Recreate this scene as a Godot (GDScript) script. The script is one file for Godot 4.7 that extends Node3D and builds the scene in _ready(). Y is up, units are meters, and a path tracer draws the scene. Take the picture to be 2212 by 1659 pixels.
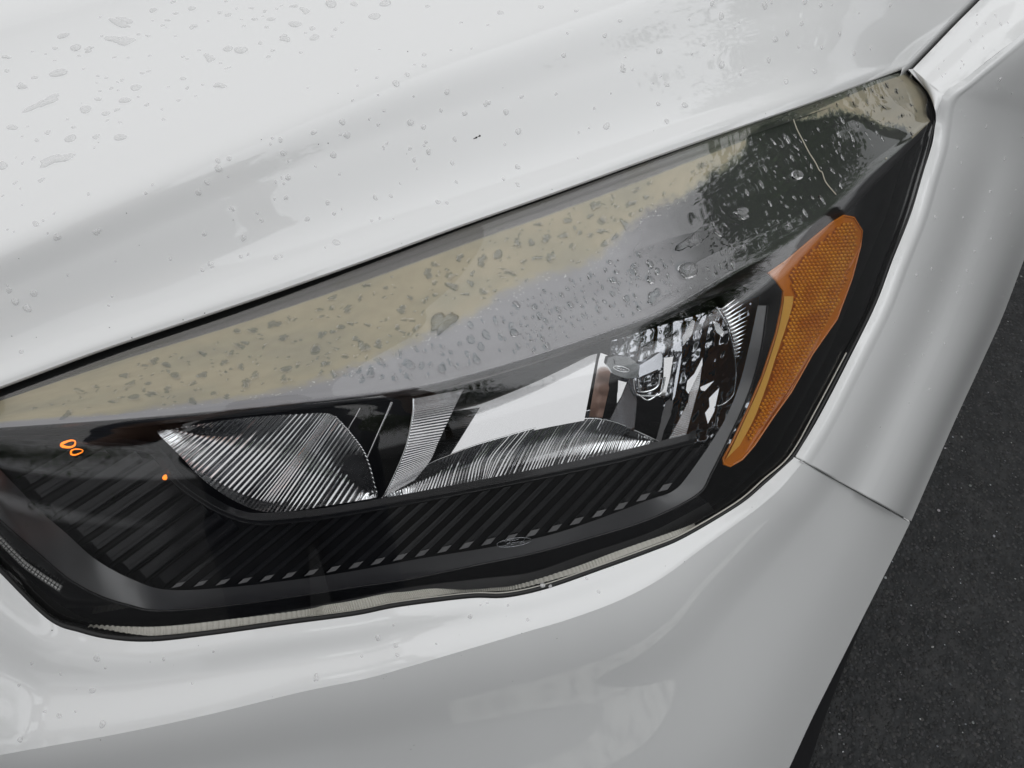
extends Node3D
# A close-up of a white car's front corner with its worn, rain-spotted headlight, under an overcast sky.
# Outlines are given in the photograph's pixels (2212 x 1659) and laid on real surfaces: every surface is built
# strip by strip from the direction it faces (azimuth from the car's front towards its left side, elevation).

const W := 2212.0
const H := 1659.0
const CAM := Vector3(0.0, 1.2, 0.3)
const PITCH := 50.0

var rng := RandomNumberGenerator.new()
var basis_cam := Basis(Vector3.RIGHT, -deg_to_rad(PITCH))
var M := {}
var car: Node3D
var lamp: Node3D
var counts := {}

# ---------------------------------------------------------------- tracing
func ray(u: float, v: float) -> Vector3:
	return basis_cam * Vector3((u - W / 2) / H, -(v - H / 2) / H, -1.0)

func pt(u: float, v: float, d: float) -> Vector3:
	return CAM + ray(u, v) * d

func dir(az: float, el: float) -> Vector3:
	var a := deg_to_rad(az)
	var e := deg_to_rad(el)
	return Vector3(sin(a) * cos(e), sin(e), cos(a) * cos(e))

func onto(u: float, v: float, p: Vector3, n: Vector3) -> Vector3:   # where the sight line meets the plane through p facing n
	var r := ray(u, v)
	return CAM + r * (n.dot(p - CAM) / n.dot(r))

func to_px(p: Vector3) -> Vector2:
	var q := basis_cam.transposed() * (p - CAM)
	return Vector2(W / 2 + q.x / -q.z * H, H / 2 - q.y / -q.z * H)

func cat(p: PackedVector3Array, t: float) -> Vector3:
	var n := p.size()
	var x: float = clampf(t, 0.0, 1.0) * (n - 1)
	var i := mini(int(x), n - 2)
	var f := x - i
	var b := p[i]
	var c := p[i + 1]
	var a := p[i - 1] if i > 0 else b * 2.0 - c
	var d := p[i + 2] if i + 2 < n else c * 2.0 - b
	return b.cubic_interpolate(c, a, d, f)

func cat_timed(p: PackedVector3Array, t: float) -> Vector3:    # the same with knots spaced by the distance between the points
	var n := p.size()
	var k := PackedFloat32Array([0.0])
	for i in n - 1:
		k.append(k[i] + maxf(p[i].distance_to(p[i + 1]), 1e-6))
	var x: float = t * (n - 1)
	var i := mini(int(x), n - 2)
	var f := x - i
	var b := p[i]
	var c := p[i + 1]
	var h := k[i + 1] - k[i]
	var mb := (c - b) / h
	var mc := mb
	if i > 0:
		var hb := k[i] - k[i - 1]
		mb = ((b - p[i - 1]) / hb * h + (c - b) / h * hb) / (h + hb)
	if i + 2 < n:
		var hc := k[i + 2] - k[i + 1]
		mc = ((p[i + 2] - c) / hc * h + (c - b) / h * hc) / (h + hc)
	var f2 := f * f
	var f3 := f2 * f
	return b * (2 * f3 - 3 * f2 + 1) + mb * h * (f3 - 2 * f2 + f) + c * (3 * f2 - 2 * f3) + mc * h * (f3 - f2)

func spline(p: PackedVector3Array, n: int) -> PackedVector3Array:
	var out := PackedVector3Array()
	for i in n:
		out.append(cat(p, float(i) / (n - 1)))
	return out

# pixel lists: [u, v, u, v, ...]
func px(list: Array) -> PackedVector2Array:
	var out := PackedVector2Array()
	for i in range(0, list.size(), 2):
		out.append(Vector2(list[i], list[i + 1]))
	return out

func lerp_list(list: Array, t: float) -> float:
	var x := clampf(t, 0, 1) * (list.size() - 1)
	var i := mini(int(x), list.size() - 2)
	return lerpf(list[i], list[i + 1], x - i)

# the next guide curve of a surface: same number of points, reached across a strip that faces (az, el)
func march(from: PackedVector3Array, to: PackedVector2Array, az: Array, el: Array) -> PackedVector3Array:
	var out := PackedVector3Array()
	for i in to.size():
		var t := float(i) / (to.size() - 1)
		out.append(onto(to[i].x, to[i].y, from[i], dir(lerp_list(az, t), lerp_list(el, t))))
	return out

func mid(a: PackedVector2Array, b: PackedVector2Array, f: float) -> PackedVector2Array:
	var out := PackedVector2Array()
	for i in a.size():
		out.append(a[i].lerp(b[i], f))
	return out

func pushed(a: PackedVector3Array, by: Vector3, along := 0.0) -> PackedVector3Array:
	var out := PackedVector3Array()
	for p in a:
		out.append(p + by + (p - CAM).normalized() * along)
	return out

# ---------------------------------------------------------------- surfaces
class Grid:
	var p := PackedVector3Array()
	var n := PackedVector3Array()
	var a := 0
	var b := 0
	var cells := {}
	func at(s: float, t: float) -> Vector3:
		var x := clampf(s, 0, 1) * (a - 1)
		var y := clampf(t, 0, 1) * (b - 1)
		var i := mini(int(x), a - 2)
		var j := mini(int(y), b - 2)
		return p[j * a + i].lerp(p[j * a + i + 1], x - i).lerp(p[(j + 1) * a + i].lerp(p[(j + 1) * a + i + 1], x - i), y - j)
	func normal(s: float, t: float) -> Vector3:
		return n[int(clampf(t, 0, 1) * (b - 1)) * a + int(clampf(s, 0, 1) * (a - 1))]
	func finish(eye: Vector3) -> void:
		n.resize(p.size())
		var sum := 0.0
		for j in b:
			for i in a:
				var dx := p[j * a + mini(i + 1, a - 1)] - p[j * a + maxi(i - 1, 0)]
				var dy := p[mini(j + 1, b - 1) * a + i] - p[maxi(j - 1, 0) * a + i]
				var m := dx.cross(dy).normalized()
				n[j * a + i] = m
				sum += m.dot((eye - p[j * a + i]).normalized())
		if sum < 0:
			for k in n.size():
				n[k] = -n[k]

func grid(guides: Array, a: int, b: int) -> Grid:
	var g := Grid.new()
	g.a = a
	g.b = b
	var rows := []
	for c in guides:
		rows.append(spline(c, a))
	g.p.resize(a * b)
	for i in a:
		var col := PackedVector3Array()
		for r in rows:
			col.append(r[i])
		for j in b:
			g.p[j * a + i] = cat_timed(col, float(j) / (b - 1))
	g.finish(CAM)
	return g

func index_cells(g: Grid) -> void:
	for k in g.p.size():
		var q := to_px(g.p[k])
		var c := Vector2i(int(floor(q.x / 8)), int(floor(q.y / 8)))
		if not g.cells.has(c):
			g.cells[c] = k

func near(g: Grid, u: float, v: float) -> int:
	var c := Vector2i(int(floor(u / 8)), int(floor(v / 8)))
	for r in 40:
		var best := -1
		var bd := 1e9
		for dy in range(-r, r + 1):
			for dx in range(-r, r + 1):
				if maxi(absi(dx), absi(dy)) != r:
					continue
				var k: int = g.cells.get(c + Vector2i(dx, dy), -1)
				if k >= 0:
					var e := to_px(g.p[k]).distance_squared_to(Vector2(u, v))
					if e < bd:
						bd = e
						best = k
		if best >= 0:
			return best
	return 0

func hit(g: Grid, u: float, v: float, off := 0.0) -> Vector3:     # on the surface, or off metres behind it along the sight line
	var k := near(g, u, v)
	var p := onto(u, v, g.p[k], g.n[k])
	return p + (p - CAM).normalized() * off

class Mb:
	var v := PackedVector3Array()
	var n := PackedVector3Array()
	var t := PackedVector2Array()
	var idx := PackedInt32Array()
	func tri(a: Vector3, b: Vector3, c: Vector3, out := Vector3.ZERO) -> void:
		var m := (c - a).cross(b - a)
		if m.length() < 1e-14:
			return
		m = m.normalized()
		var k := v.size()
		if out != Vector3.ZERO and m.dot(out) < 0:
			v.append_array(PackedVector3Array([a, c, b]))
			m = -m
		else:
			v.append_array(PackedVector3Array([a, b, c]))
		n.append_array(PackedVector3Array([m, m, m]))
		t.append_array(PackedVector2Array([Vector2.ZERO, Vector2.ZERO, Vector2.ZERO]))
		idx.append_array(PackedInt32Array([k, k + 1, k + 2]))
	func quad(a: Vector3, b: Vector3, c: Vector3, d: Vector3, out := Vector3.ZERO) -> void:
		tri(a, b, c, out)
		tri(a, c, d, out)
	func solid(top: PackedVector3Array, base: PackedVector3Array) -> void:   # a convex-ish prism, its faces turned outwards
		var c := Vector3.ZERO
		for p in top:
			c += p
		for p in base:
			c += p
		c /= top.size() + base.size()
		var m := top.size()
		var tc := Vector3.ZERO
		for p in top:
			tc += p / m
		for i in m:
			var j := (i + 1) % m
			tri(tc, top[i], top[j], tc - c)
			quad(top[i], top[j], base[j], base[i], (top[i] + top[j] + base[i] + base[j]) / 4 - c)
	func grid(g: Grid) -> void:
		var k := v.size()
		v.append_array(g.p)
		n.append_array(g.n)
		for j in g.b:
			for i in g.a:
				t.append(Vector2(float(i) / (g.a - 1), float(j) / (g.b - 1)))
		var mj := g.b / 2
		var mi := g.a / 2
		var q := mj * g.a + mi
		var flip: bool = (g.p[q + g.a] - g.p[q]).cross(g.p[q + 1] - g.p[q]).dot(g.n[q]) < 0
		for j in g.b - 1:
			for i in g.a - 1:
				var o := k + j * g.a + i
				if flip:
					idx.append_array(PackedInt32Array([o, o + g.a, o + 1, o + 1, o + g.a, o + g.a + 1]))
				else:
					idx.append_array(PackedInt32Array([o, o + 1, o + g.a, o + 1, o + g.a + 1, o + g.a]))
	func tube(path: PackedVector3Array, r: float, sides := 8, taper := 1.0) -> void:
		var m := path.size()
		var k := v.size()
		var side := Vector3.ZERO
		for i in m:
			var d := (path[mini(i + 1, m - 1)] - path[maxi(i - 1, 0)]).normalized()
			if side == Vector3.ZERO:
				side = d.cross(Vector3(0.31, 0.9, 0.3)).normalized()
			side = (side - d * side.dot(d)).normalized()
			var up := d.cross(side)
			var rr := r * lerpf(1.0, taper, float(i) / maxi(m - 1, 1))
			for s in sides + 1:
				var an := TAU * s / sides
				var o := side * cos(an) + up * sin(an)
				v.append(path[i] + o * rr)
				n.append(o)
				t.append(Vector2(float(s) / sides, float(i) / m))
		for i in m - 1:
			for s in sides:
				var o := k + i * (sides + 1) + s
				idx.append_array(PackedInt32Array([o, o + sides + 1, o + 1, o + 1, o + sides + 1, o + sides + 2]))
	func mesh() -> ArrayMesh:
		var arr := []
		arr.resize(Mesh.ARRAY_MAX)
		arr[Mesh.ARRAY_VERTEX] = v
		arr[Mesh.ARRAY_NORMAL] = n
		arr[Mesh.ARRAY_TEX_UV] = t
		arr[Mesh.ARRAY_INDEX] = idx
		var m := ArrayMesh.new()
		m.add_surface_from_arrays(Mesh.PRIMITIVE_TRIANGLES, arr)
		return m

func numbered(called: String, parent: Node) -> String:
	var key := str(parent.get_instance_id()) + called
	var k: int = counts.get(key, 0)
	counts[key] = k + 1
	return called if k == 0 else "%s_%03d" % [called, k]

func put(called: String, m: Mesh, mat: Material, parent: Node, label := "", kind := "") -> MeshInstance3D:
	var o := MeshInstance3D.new()
	o.name = numbered(called, parent)
	o.mesh = m
	o.material_override = mat
	parent.add_child(o, true)
	if label:
		o.set_meta("label", label)
	if kind:
		o.set_meta("kind", kind)
	return o

func sheet(guides: Array, a: int, b: int) -> Mesh:
	var mb := Mb.new()
	mb.grid(grid(guides, a, b))
	return mb.mesh()

func mat(name: String, c: Color, rough: float, metal := 0.0, spec := 0.5) -> StandardMaterial3D:
	var m := StandardMaterial3D.new()
	m.resource_name = name
	m.albedo_color = Color(c.r, c.g, c.b, 1.0).linear_to_srgb()
	m.roughness = rough
	m.metallic = metal
	m.metallic_specular = spec
	M[name] = m
	return m

func pane(name: String, a: float, rough: float) -> StandardMaterial3D:
	var m := mat(name, Color(0.9, 0.9, 0.88), rough)
	m.transparency = BaseMaterial3D.TRANSPARENCY_ALPHA
	m.albedo_color.a = a
	return m

func noise_tex(seed_: int, freq: float, ramp: Array, size := 512, bump := false) -> NoiseTexture2D:
	var f := FastNoiseLite.new()
	f.seed = seed_
	f.frequency = freq
	f.fractal_octaves = 4
	var t := NoiseTexture2D.new()
	t.width = size
	t.height = size
	t.seamless = true
	t.noise = f
	if ramp:
		var g := Gradient.new()
		g.offsets = PackedFloat32Array(ramp[0])
		g.colors = PackedColorArray(ramp[1])
		t.color_ramp = g
	if bump:
		t.as_normal_map = true
	return t

# ---------------------------------------------------------------- the scene
func _ready() -> void:
	rng.seed = 7
	var cam := Camera3D.new()
	cam.name = "camera"
	cam.position = CAM
	cam.basis = basis_cam
	cam.fov = 2 * rad_to_deg(atan(0.5))
	cam.near = 0.02
	cam.far = 400
	add_child(cam)
	var sky := ProceduralSkyMaterial.new()
	sky.sky_top_color = Color(1.01, 1.01, 1.02).linear_to_srgb()
	sky.sky_horizon_color = Color(0.70, 0.715, 0.735).linear_to_srgb()
	sky.sky_curve = 0.35
	sky.ground_bottom_color = Color(0.03, 0.03, 0.03).linear_to_srgb()
	sky.ground_horizon_color = Color(0.05, 0.05, 0.05).linear_to_srgb()
	sky.sun_angle_max = 0.0
	var env := Environment.new()
	env.background_mode = Environment.BG_SKY
	env.sky = Sky.new()
	env.sky.sky_material = sky
	env.background_energy_multiplier = 1.0
	env.tonemap_mode = Environment.TONE_MAPPER_LINEAR
	env.tonemap_exposure = 0.84
	env.sdfgi_enabled = true
	env.ssao_enabled = true
	env.ssil_enabled = true
	var we := WorldEnvironment.new()
	we.name = "world"
	we.environment = env
	add_child(we)
	var sun := DirectionalLight3D.new()
	sun.name = "sun"
	sun.light_energy = 0.38
	sun.light_color = Color(0.98, 0.99, 1.0)
	sun.light_angular_distance = 70.0
	sun.sky_mode = DirectionalLight3D.SKY_MODE_LIGHT_ONLY
	sun.shadow_enabled = true
	sun.basis = Basis.looking_at(-dir(72, 36))
	add_child(sun)
	materials()
	car = Node3D.new()
	car.name = "car"
	car.set_meta("label", "white car's front corner with a worn, rain spotted headlight")
	car.set_meta("category", "car")
	add_child(car)
	lamp = Node3D.new()
	lamp.name = "headlight"
	car.add_child(lamp)
	lens_shape()
	body()
	inside()
	ground()
	surroundings()
	photographer()
	film()
	drops()

func materials() -> void:
	var paint := mat("white_paint", Color(0.80, 0.805, 0.80), 0.35, 0.0, 0.3)
	paint.clearcoat_enabled = true
	paint.clearcoat = 1.0
	paint.clearcoat_roughness = 0.02
	mat("black_gloss", Color(0.008, 0.008, 0.009), 0.1, 0.0, 0.4)
	mat("black_satin", Color(0.009, 0.009, 0.010), 0.35, 0.0, 0.35)
	mat("black_rubber", Color(0.012, 0.012, 0.012), 0.6)
	mat("grey_bezel", Color(0.03, 0.03, 0.033), 0.28, 0.0, 0.7)
	mat("chrome", Color(0.86, 0.87, 0.88), 0.03, 1.0)
	mat("dark_chrome", Color(0.35, 0.36, 0.38), 0.08, 1.0)
	mat("clear_prism", Color(0.75, 0.75, 0.74), 0.12, 0.7)
	mat("grey_plastic", Color(0.10, 0.10, 0.105), 0.25)
	mat("cream_plastic", Color(0.60, 0.585, 0.525), 0.35)
	mat("seed", Color(0.55, 0.52, 0.42), 0.6)
	mat("amber", Color(0.50, 0.15, 0.010), 0.12, 0.0, 0.6)
	mat("amber_prism", Color(0.66, 0.25, 0.018), 0.15, 0.0, 0.6)
	M.amber_prism.albedo_color = Color.WHITE
	M.amber_prism.albedo_texture = noise_tex(31, 0.02, [[0.0, 0.35, 0.6, 1.0], [Color(0.45, 0.13, 0.01).linear_to_srgb(), Color(0.58, 0.19, 0.013).linear_to_srgb(), Color(0.72, 0.29, 0.02).linear_to_srgb(), Color(0.88, 0.44, 0.05).linear_to_srgb()]], 256)
	M.amber_prism.uv1_triplanar = true
	M.amber_prism.uv1_scale = Vector3(9, 9, 9)
	mat("amber_rail", Color(0.66, 0.36, 0.07), 0.15, 0.0, 0.6)
	pane("lens_clear", 0.0, 0.015)
	var water := mat("water", Color(1, 1, 1), 0.0)
	water.refraction_enabled = true
	water.refraction_scale = 0.033
	water.albedo_color.a = 0.0
	var bead := pane("water_bead", 0.4, 0.0)
	bead.albedo_color = Color(0.93, 0.93, 0.93, 0.3)
	var glow := mat("glow_amber", Color(0.9, 0.25, 0.02), 0.4)
	glow.emission_enabled = true
	glow.emission = Color(1.0, 0.52, 0.10)
	glow.emission_energy_multiplier = 1.6

# ---------------------------------------------------------------- the lens: top edge > crease > lower edge
var lens: Grid
var inner: Grid
var K2 := PackedVector2Array()
var T2 := PackedVector2Array()
var L2 := PackedVector2Array()
const CREASE_T := 0.42

func lens_shape() -> void:
	K2 = px([-190, 938, 0, 925, 300, 905, 600, 878, 880, 845, 1088, 793, 1321, 717, 1446, 668, 1589, 583, 1717, 510, 1808, 437, 1880, 375, 1950, 318, 2011, 262])
	T2 = px([-205, 928, -20, 864, 270, 758, 540, 666, 800, 569, 1000, 493, 1200, 422, 1350, 367, 1500, 312, 1650, 257, 1750, 221, 1830, 194, 1900, 170, 1953, 153])
	L2 = px([-200, 950, -45, 1202, 98, 1340, 330, 1390, 626, 1352, 905, 1310, 1145, 1292, 1385, 1208, 1603, 1098, 1719, 992, 1842, 768, 1928, 565, 1986, 425, 2021, 292])
	var az := [16, 17, 18, 20, 23, 26, 30, 34, 39, 44, 49, 53, 57, 60]
	var k3 := PackedVector3Array()
	k3.resize(14)
	k3[5] = pt(K2[5].x, K2[5].y, 0.45)
	for i in range(6, 14):
		k3[i] = onto(K2[i].x, K2[i].y, k3[i - 1], dir((az[i] + az[i - 1]) / 2.0, 42))
	for i in range(4, -1, -1):
		k3[i] = onto(K2[i].x, K2[i].y, k3[i + 1], dir((az[i] + az[i + 1]) / 2.0, 42))
	var azt := [8, 10, 13, 17, 24, 34, 48, 56]
	var up1 := mid(K2, T2, 0.10)
	var up2 := mid(K2, T2, 0.55)
	up2[13] = Vector2(2003, 204)
	var dn1 := mid(K2, L2, 0.07)
	var dn2 := mid(K2, L2, 0.5)
	var a := march(k3, up1, azt, [50, 50, 50, 50])
	var b := march(a, up2, azt, [58, 58, 56, 52])
	var c := march(b, T2, azt, [62, 62, 60, 54])
	var azl := [12, 16, 20, 26, 34, 46, 56, 60]
	var d := march(k3, dn1, azl, [41, 40, 39, 36])
	var e := march(d, dn2, azl, [27, 27, 27, 26])
	var f := march(e, L2, azl, [24, 24, 24, 22])
	lens = grid([c, b, a, k3, d, e, f], 320, 130)
	index_cells(lens)
	var mb := Mb.new()
	mb.grid(lens)
	put("lens", mb.mesh(), M.lens_clear, lamp, "clear plastic lens, hazed and yellowed along its top")
	var m2 := Grid.new()      # the inner face of the lens, 2.5 mm behind
	m2.a = lens.a
	m2.b = lens.b
	for k in lens.p.size():
		m2.p.append(lens.p[k] - lens.n[k] * 0.0025)
	m2.n = lens.n
	inner = m2
	var mb2 := Mb.new()
	mb2.grid(m2)
	var rd := Mb.new()
	var rl := PackedVector2Array()
	for i in range(3, 9):
		rl.append(K2[i] + Vector2(-6, -14 + 2 * i))
	rd.tube(spline(on_lens(rl, 0.0), 60), 0.00045, 6)
	put("lens_ridge", rd.mesh(), M.lens_clear, lamp)
	put("lens_inner_face", mb2.mesh(), M.lens_clear, lamp)

func lensp(u: float, v: float, off := 0.0) -> Vector3:
	return hit(lens, u, v, off)

func on_lens(list: PackedVector2Array, off: float) -> PackedVector3Array:
	var out := PackedVector3Array()
	for q in list:
		out.append(lensp(q.x, q.y, off))
	return out

# ---------------------------------------------------------------- body panels
var hood: Grid
var face: Grid
var fender: Grid
var strip: Grid
var band: Grid

func wider(row: PackedVector3Array) -> PackedVector3Array:      # carried on towards the middle of the car, outside the picture
	var out := PackedVector3Array([row[0] + Vector3(-0.34, 0.004, 0.03)])
	out.append_array(row)
	return out

func body() -> void:
	# hood: rolled lip over the lamp, a trough, the crest and the flat above it
	var lip := px([-220, 914, 0, 835, 200, 761, 400, 694, 600, 627, 800, 557, 1000, 484, 1200, 414, 1400, 342, 1600, 272, 1780, 210, 1948, 148])
	var trough := px([-290, 760, -60, 665, 140, 580, 335, 500, 535, 415, 735, 335, 945, 262, 1160, 195, 1380, 125, 1610, 60, 1840, 20, 2022, 72])
	var crest := px([-340, 672, -95, 580, 110, 494, 300, 413, 500, 330, 700, 248, 910, 163, 1130, 85, 1360, 2, 1610, -95, 1890, -160, 2196, -105])
	var flat := px([-400, 490, -150, 395, 50, 308, 240, 226, 430, 145, 620, 64, 810, -18, 1010, -100, 1240, -190, 1480, -270, 1800, -340, 2400, -330])
	var fold := px([-450, 190, -190, 115, 0, 62, 170, 14, 340, -33, 520, -83, 700, -130, 900, -190, 1130, -300, 1400, -400, 1720, -500, 2500, -440])
	var back := px([-520, 60, -240, -5, -40, -60, 140, -110, 310, -160, 480, -210, 650, -270, 850, -340, 1080, -450, 1370, -540, 1700, -640, 2650, -600])
	var az := [4, 8, 12, 18, 26]
	var l0 := PackedVector3Array()
	for q in lip:
		l0.append(lensp(q.x, q.y + 14, -0.006))
	for i in lip.size():
		l0[i] = onto(lip[i].x, lip[i].y, l0[i], dir(15, 45))
	var l1 := march(l0, mid(lip, trough, 0.05), az, [35, 35])
	var l2 := march(l1, mid(lip, trough, 0.27), az, [68, 67, 66])
	var l3 := march(l2, trough, az, [37, 37, 50])
	var l4 := march(l3, crest, az, [27, 29, 52])
	var l4b := march(l4, mid(crest, flat, 0.35), az, [71, 72, 72])
	var l5 := march(l4b, flat, az, [79, 79, 78])
	var l6 := march(l5, mid(flat, fold, 0.9), az, [68, 70, 76])
	var l7 := march(l6, fold, az, [52, 56, 72])
	var l8 := march(l7, back, az, [84, 84, 82])
	var under := pushed(l0, Vector3(0, -0.004, -0.016))
	var l9 := pushed(l8, Vector3(-0.02, 0.035, -0.4))
	hood = grid([wider(l0), wider(l1), wider(l2), wider(l3), wider(l4), wider(l4b), wider(l5), wider(l6), wider(l7), wider(l8), wider(l9)], 260, 180)
	index_cells(hood)
	var mb := Mb.new()
	mb.grid(hood)
	mb.grid(grid([under, pushed(l0, Vector3(0, -0.0025, -0.0012)), l0], 160, 5))
	var edge := PackedVector3Array([l0[11], l1[11], l2[11], l3[11], l4[11], l4b[11], l5[11], l6[11], l7[11], l8[11]])
	mb.grid(grid([edge, pushed(edge, Vector3(0.001, -0.004, 0)), pushed(edge, Vector3(-0.002, -0.02, 0))], 90, 5))
	put("hood", mb.mesh(), M.white_paint, car, "smooth white hood above the lamp, beaded with rain")

	# bumper: lip round the lamp, hollow, sharp crease, then the tall face
	var b0 := px([-210, 955, -70, 1165, 0, 1238, 104, 1339, 174, 1367, 243, 1382, 330, 1386, 451, 1373, 625, 1349, 767, 1330, 852, 1313, 956, 1299, 1026, 1292, 1095, 1291, 1182, 1272, 1303, 1230, 1407, 1192, 1480, 1161, 1596, 1092, 1652, 1046, 1714, 990])
	var cr := px([-400, 1700, -170, 1662, -60, 1642, 50, 1622, 139, 1606, 230, 1590, 340, 1568, 470, 1539, 650, 1495, 790, 1466, 880, 1441, 985, 1410, 1060, 1388, 1140, 1364, 1234, 1336, 1340, 1296, 1432, 1247, 1512, 1188, 1632, 1101, 1684, 1057, 1733, 1000])
	var en := px([-420, 1900, -200, 1900, -80, 1900, 40, 1900, 140, 1900, 240, 1900, 360, 1900, 500, 1900, 690, 1900, 830, 1900, 920, 1890, 1040, 1885, 1140, 1880, 1250, 1870, 1390, 1860, 1545, 1840, 1660, 1740, 1765, 1530, 1880, 1302, 1925, 1213, 1965, 1131])
	var azb := [6, 8, 10, 14, 20, 28, 36, 44, 50]
	var g0 := on_lens(b0, -0.003)
	var g1 := march(g0, mid(b0, cr, 0.16), azb, [58, 60, 62, 62, 60, 50])
	var g2 := march(g1, mid(b0, cr, 0.5), azb, [40, 40, 42, 50, 58, 50])
	var g3 := march(g2, mid(b0, cr, 0.93), azb, [66, 66, 66, 66, 60, 48])
	var g4 := march(g3, cr, azb, [54, 54, 54, 54, 50, 42])
	band = grid([wider(g0), wider(g1), wider(g2), wider(g3), wider(g4)], 280, 60)
	index_cells(band)
	var h1 := march(g4, mid(cr, en, 0.025), azb, [20, 20, 20, 20, 22, 24])
	var h2 := march(h1, mid(cr, en, 0.35), azb, [12, 12, 12, 12, 14, 16])
	var h3 := march(h2, mid(cr, en, 0.7), azb, [14, 14, 14, 14, 16, 18])
	var h4 := march(h3, en, azb, [6, 8, 10, 12, 14, 16])
	face = grid([wider(g4), wider(h1), wider(h2), wider(h3), wider(h4)], 280, 90)
	index_cells(face)
	mb = Mb.new()
	mb.grid(band)
	mb.grid(face)
	mb.grid(grid([pushed(g0, Vector3(0, -0.004, 0), 0.012), pushed(g0, Vector3(0, -0.001, 0), 0.002), g0], 200, 5))
	var rim := PackedVector3Array()      # the right edge of the face, turned back into the wheel arch
	for i in range(14, 21):
		rim.append(h4[i])
	mb.grid(grid([rim, pushed(rim, Vector3(0.001, 0, -0.004)), pushed(rim, Vector3(-0.012, 0, -0.03))], 60, 5))
	var seam := PackedVector3Array([g0[20], g1[20], g2[20], g3[20], g4[20], h1[20], h2[20], h3[20], h4[20]])
	mb.grid(grid([seam, pushed(seam, Vector3(0, 0.0008, -0.0006), 0.001), pushed(seam, Vector3(0, 0, 0), 0.016)], 60, 5))
	put("bumper", mb.mesh(), M.white_paint, car, "white front bumper under the lamp with a sharp crease")

	# fender: bevel beside the lens, side face, and the strip between its crease and the hood
	var f0 := px([1719, 985, 1772, 896, 1839, 767, 1893, 656, 1928, 563, 1968, 462, 1995, 372, 2014, 310, 2022, 262, 2038, 206, 2090, 165, 2212, 70, 2350, -45, 2520, -190])
	var f1 := px([1736, 994, 1790, 904, 1857, 773, 1911, 664, 1946, 571, 1986, 470, 2012, 380, 2030, 318, 2038, 270, 2050, 214, 2101, 173, 2223, 77, 2361, -38, 2531, -183])
	var f9 := px([1969, 1124, 2015, 1018, 2066, 902, 2120, 785, 2165, 685, 2208, 572, 2246, 470, 2268, 400, 2280, 335, 2290, 275, 2304, 215, 2340, 130, 2440, 0, 2600, -150])
	var azf := [50, 52, 54, 53, 50, 46, 42]
	var sx := px([2038, 206, 2090, 165, 2150, 118, 2212, 70, 2350, -45, 2520, -190])
	var sg := px([1972, 149, 2018, 101, 2065, 52, 2116, 1, 2215, -100, 2345, -240])
	var s3 := PackedVector3Array()
	for q in sg:
		s3.append(hit(hood, q.x - 16, q.y - 4, 0.002))
	for i in 6:
		s3[i] = onto(sg[i].x, sg[i].y, s3[i], dir(26, 60))
	var s2 := march(s3, mid(sx, sg, 0.93), [10, 10], [40, 40])
	var s1 := march(s2, mid(sx, sg, 0.12), [28, 28], [66, 68])
	var s0 := march(s1, sx, [34, 34], [56, 58])
	var p0 := PackedVector3Array()
	for i in f0.size():
		if i < 9:
			p0.append(lensp(f0[i].x - 6, f0[i].y, -0.002))
			p0[i] = onto(f0[i].x, f0[i].y, p0[i], dir(55, 30))
		else:
			p0.append(s0[[0, 1, 3, 4, 5][i - 9]])
	var p1 := march(p0, f1, [46, 46, 46, 46, 50], [48, 48, 48, 48, 40])
	var p2 := march(p1, mid(f1, f9, 0.08), azf, [26, 26, 26, 28, 30])
	var p3 := march(p2, mid(f1, f9, 0.5), azf, [18, 20, 20, 22, 24])
	var p4 := march(p3, mid(f1, f9, 0.62), azf, [26, 26, 24, 22, 22])
	var p5 := march(p4, f9, azf, [15, 16, 20, 22, 24])
	fender = grid([p0, p1, p2, p3, p4, p5], 160, 90)
	index_cells(fender)
	mb = Mb.new()
	mb.grid(fender)
	mb.grid(grid([pushed(p0, Vector3(0.002, 0, 0), 0.014), pushed(p0, Vector3(0.0005, 0, 0), 0.002), p0], 120, 5))
	mb.grid(grid([p5, pushed(p5, Vector3(0.001, 0, -0.004)), pushed(p5, Vector3(-0.012, 0, -0.03))], 100, 5))
	var sm := PackedVector3Array([p0[0], p1[0], p2[0], p3[0], p4[0], p5[0]])
	mb.grid(grid([sm, pushed(sm, Vector3(0, -0.0008, 0.0006), 0.001), pushed(sm, Vector3(0, 0, 0), 0.016)], 60, 5))
	strip = grid([s0, s1, s2, s3], 90, 40)
	index_cells(strip)
	mb.grid(strip)
	mb.grid(grid([s3, pushed(s3, Vector3(0, -0.004, 0)), pushed(s3, Vector3(0, -0.02, 0))], 60, 5))
	# the corner round the lens tip, between strip and side
	var tip0 := PackedVector3Array([s0[0], s1[0], s2[0], s3[0]])
	var tipx := px([2022, 262, 2020, 238, 2003, 198, 1962, 150])
	var tip1 := PackedVector3Array()
	for i in 4:
		tip1.append(onto(tipx[i].x, tipx[i].y, tip0[i], dir(40, 45)))
	tip1[0] = p0[8]
	mb.grid(grid([tip0, tip1], 30, 3))
	mb.grid(grid([tip1, pushed(tip1, Vector3.ZERO, 0.012)], 30, 3))
	put("fender", mb.mesh(), M.white_paint, car, "white fender beside the lens tip, running back to the wheel arch")

	# black strips put in the gaps to darken them, and the liner of the wheel arch
	mb = Mb.new()
	var tq := PackedVector3Array()
	for q in lip:
		tq.append(lensp(q.x + 4, q.y + 26, 0.0008))
	mb.grid(grid([tq, pushed(l0, Vector3(0, -0.010, -0.006)), pushed(l0, Vector3(0, -0.006, -0.03))], 120, 6))
	mb.grid(grid([pushed(edge, Vector3(-0.03, -0.02, 0)), pushed(edge, Vector3(0.016, -0.022, 0))], 60, 3))
	mb.grid(grid([pushed(seam, Vector3(0, 0.004, -0.012)), pushed(seam, Vector3(0, -0.008, -0.012))], 60, 3))
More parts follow.
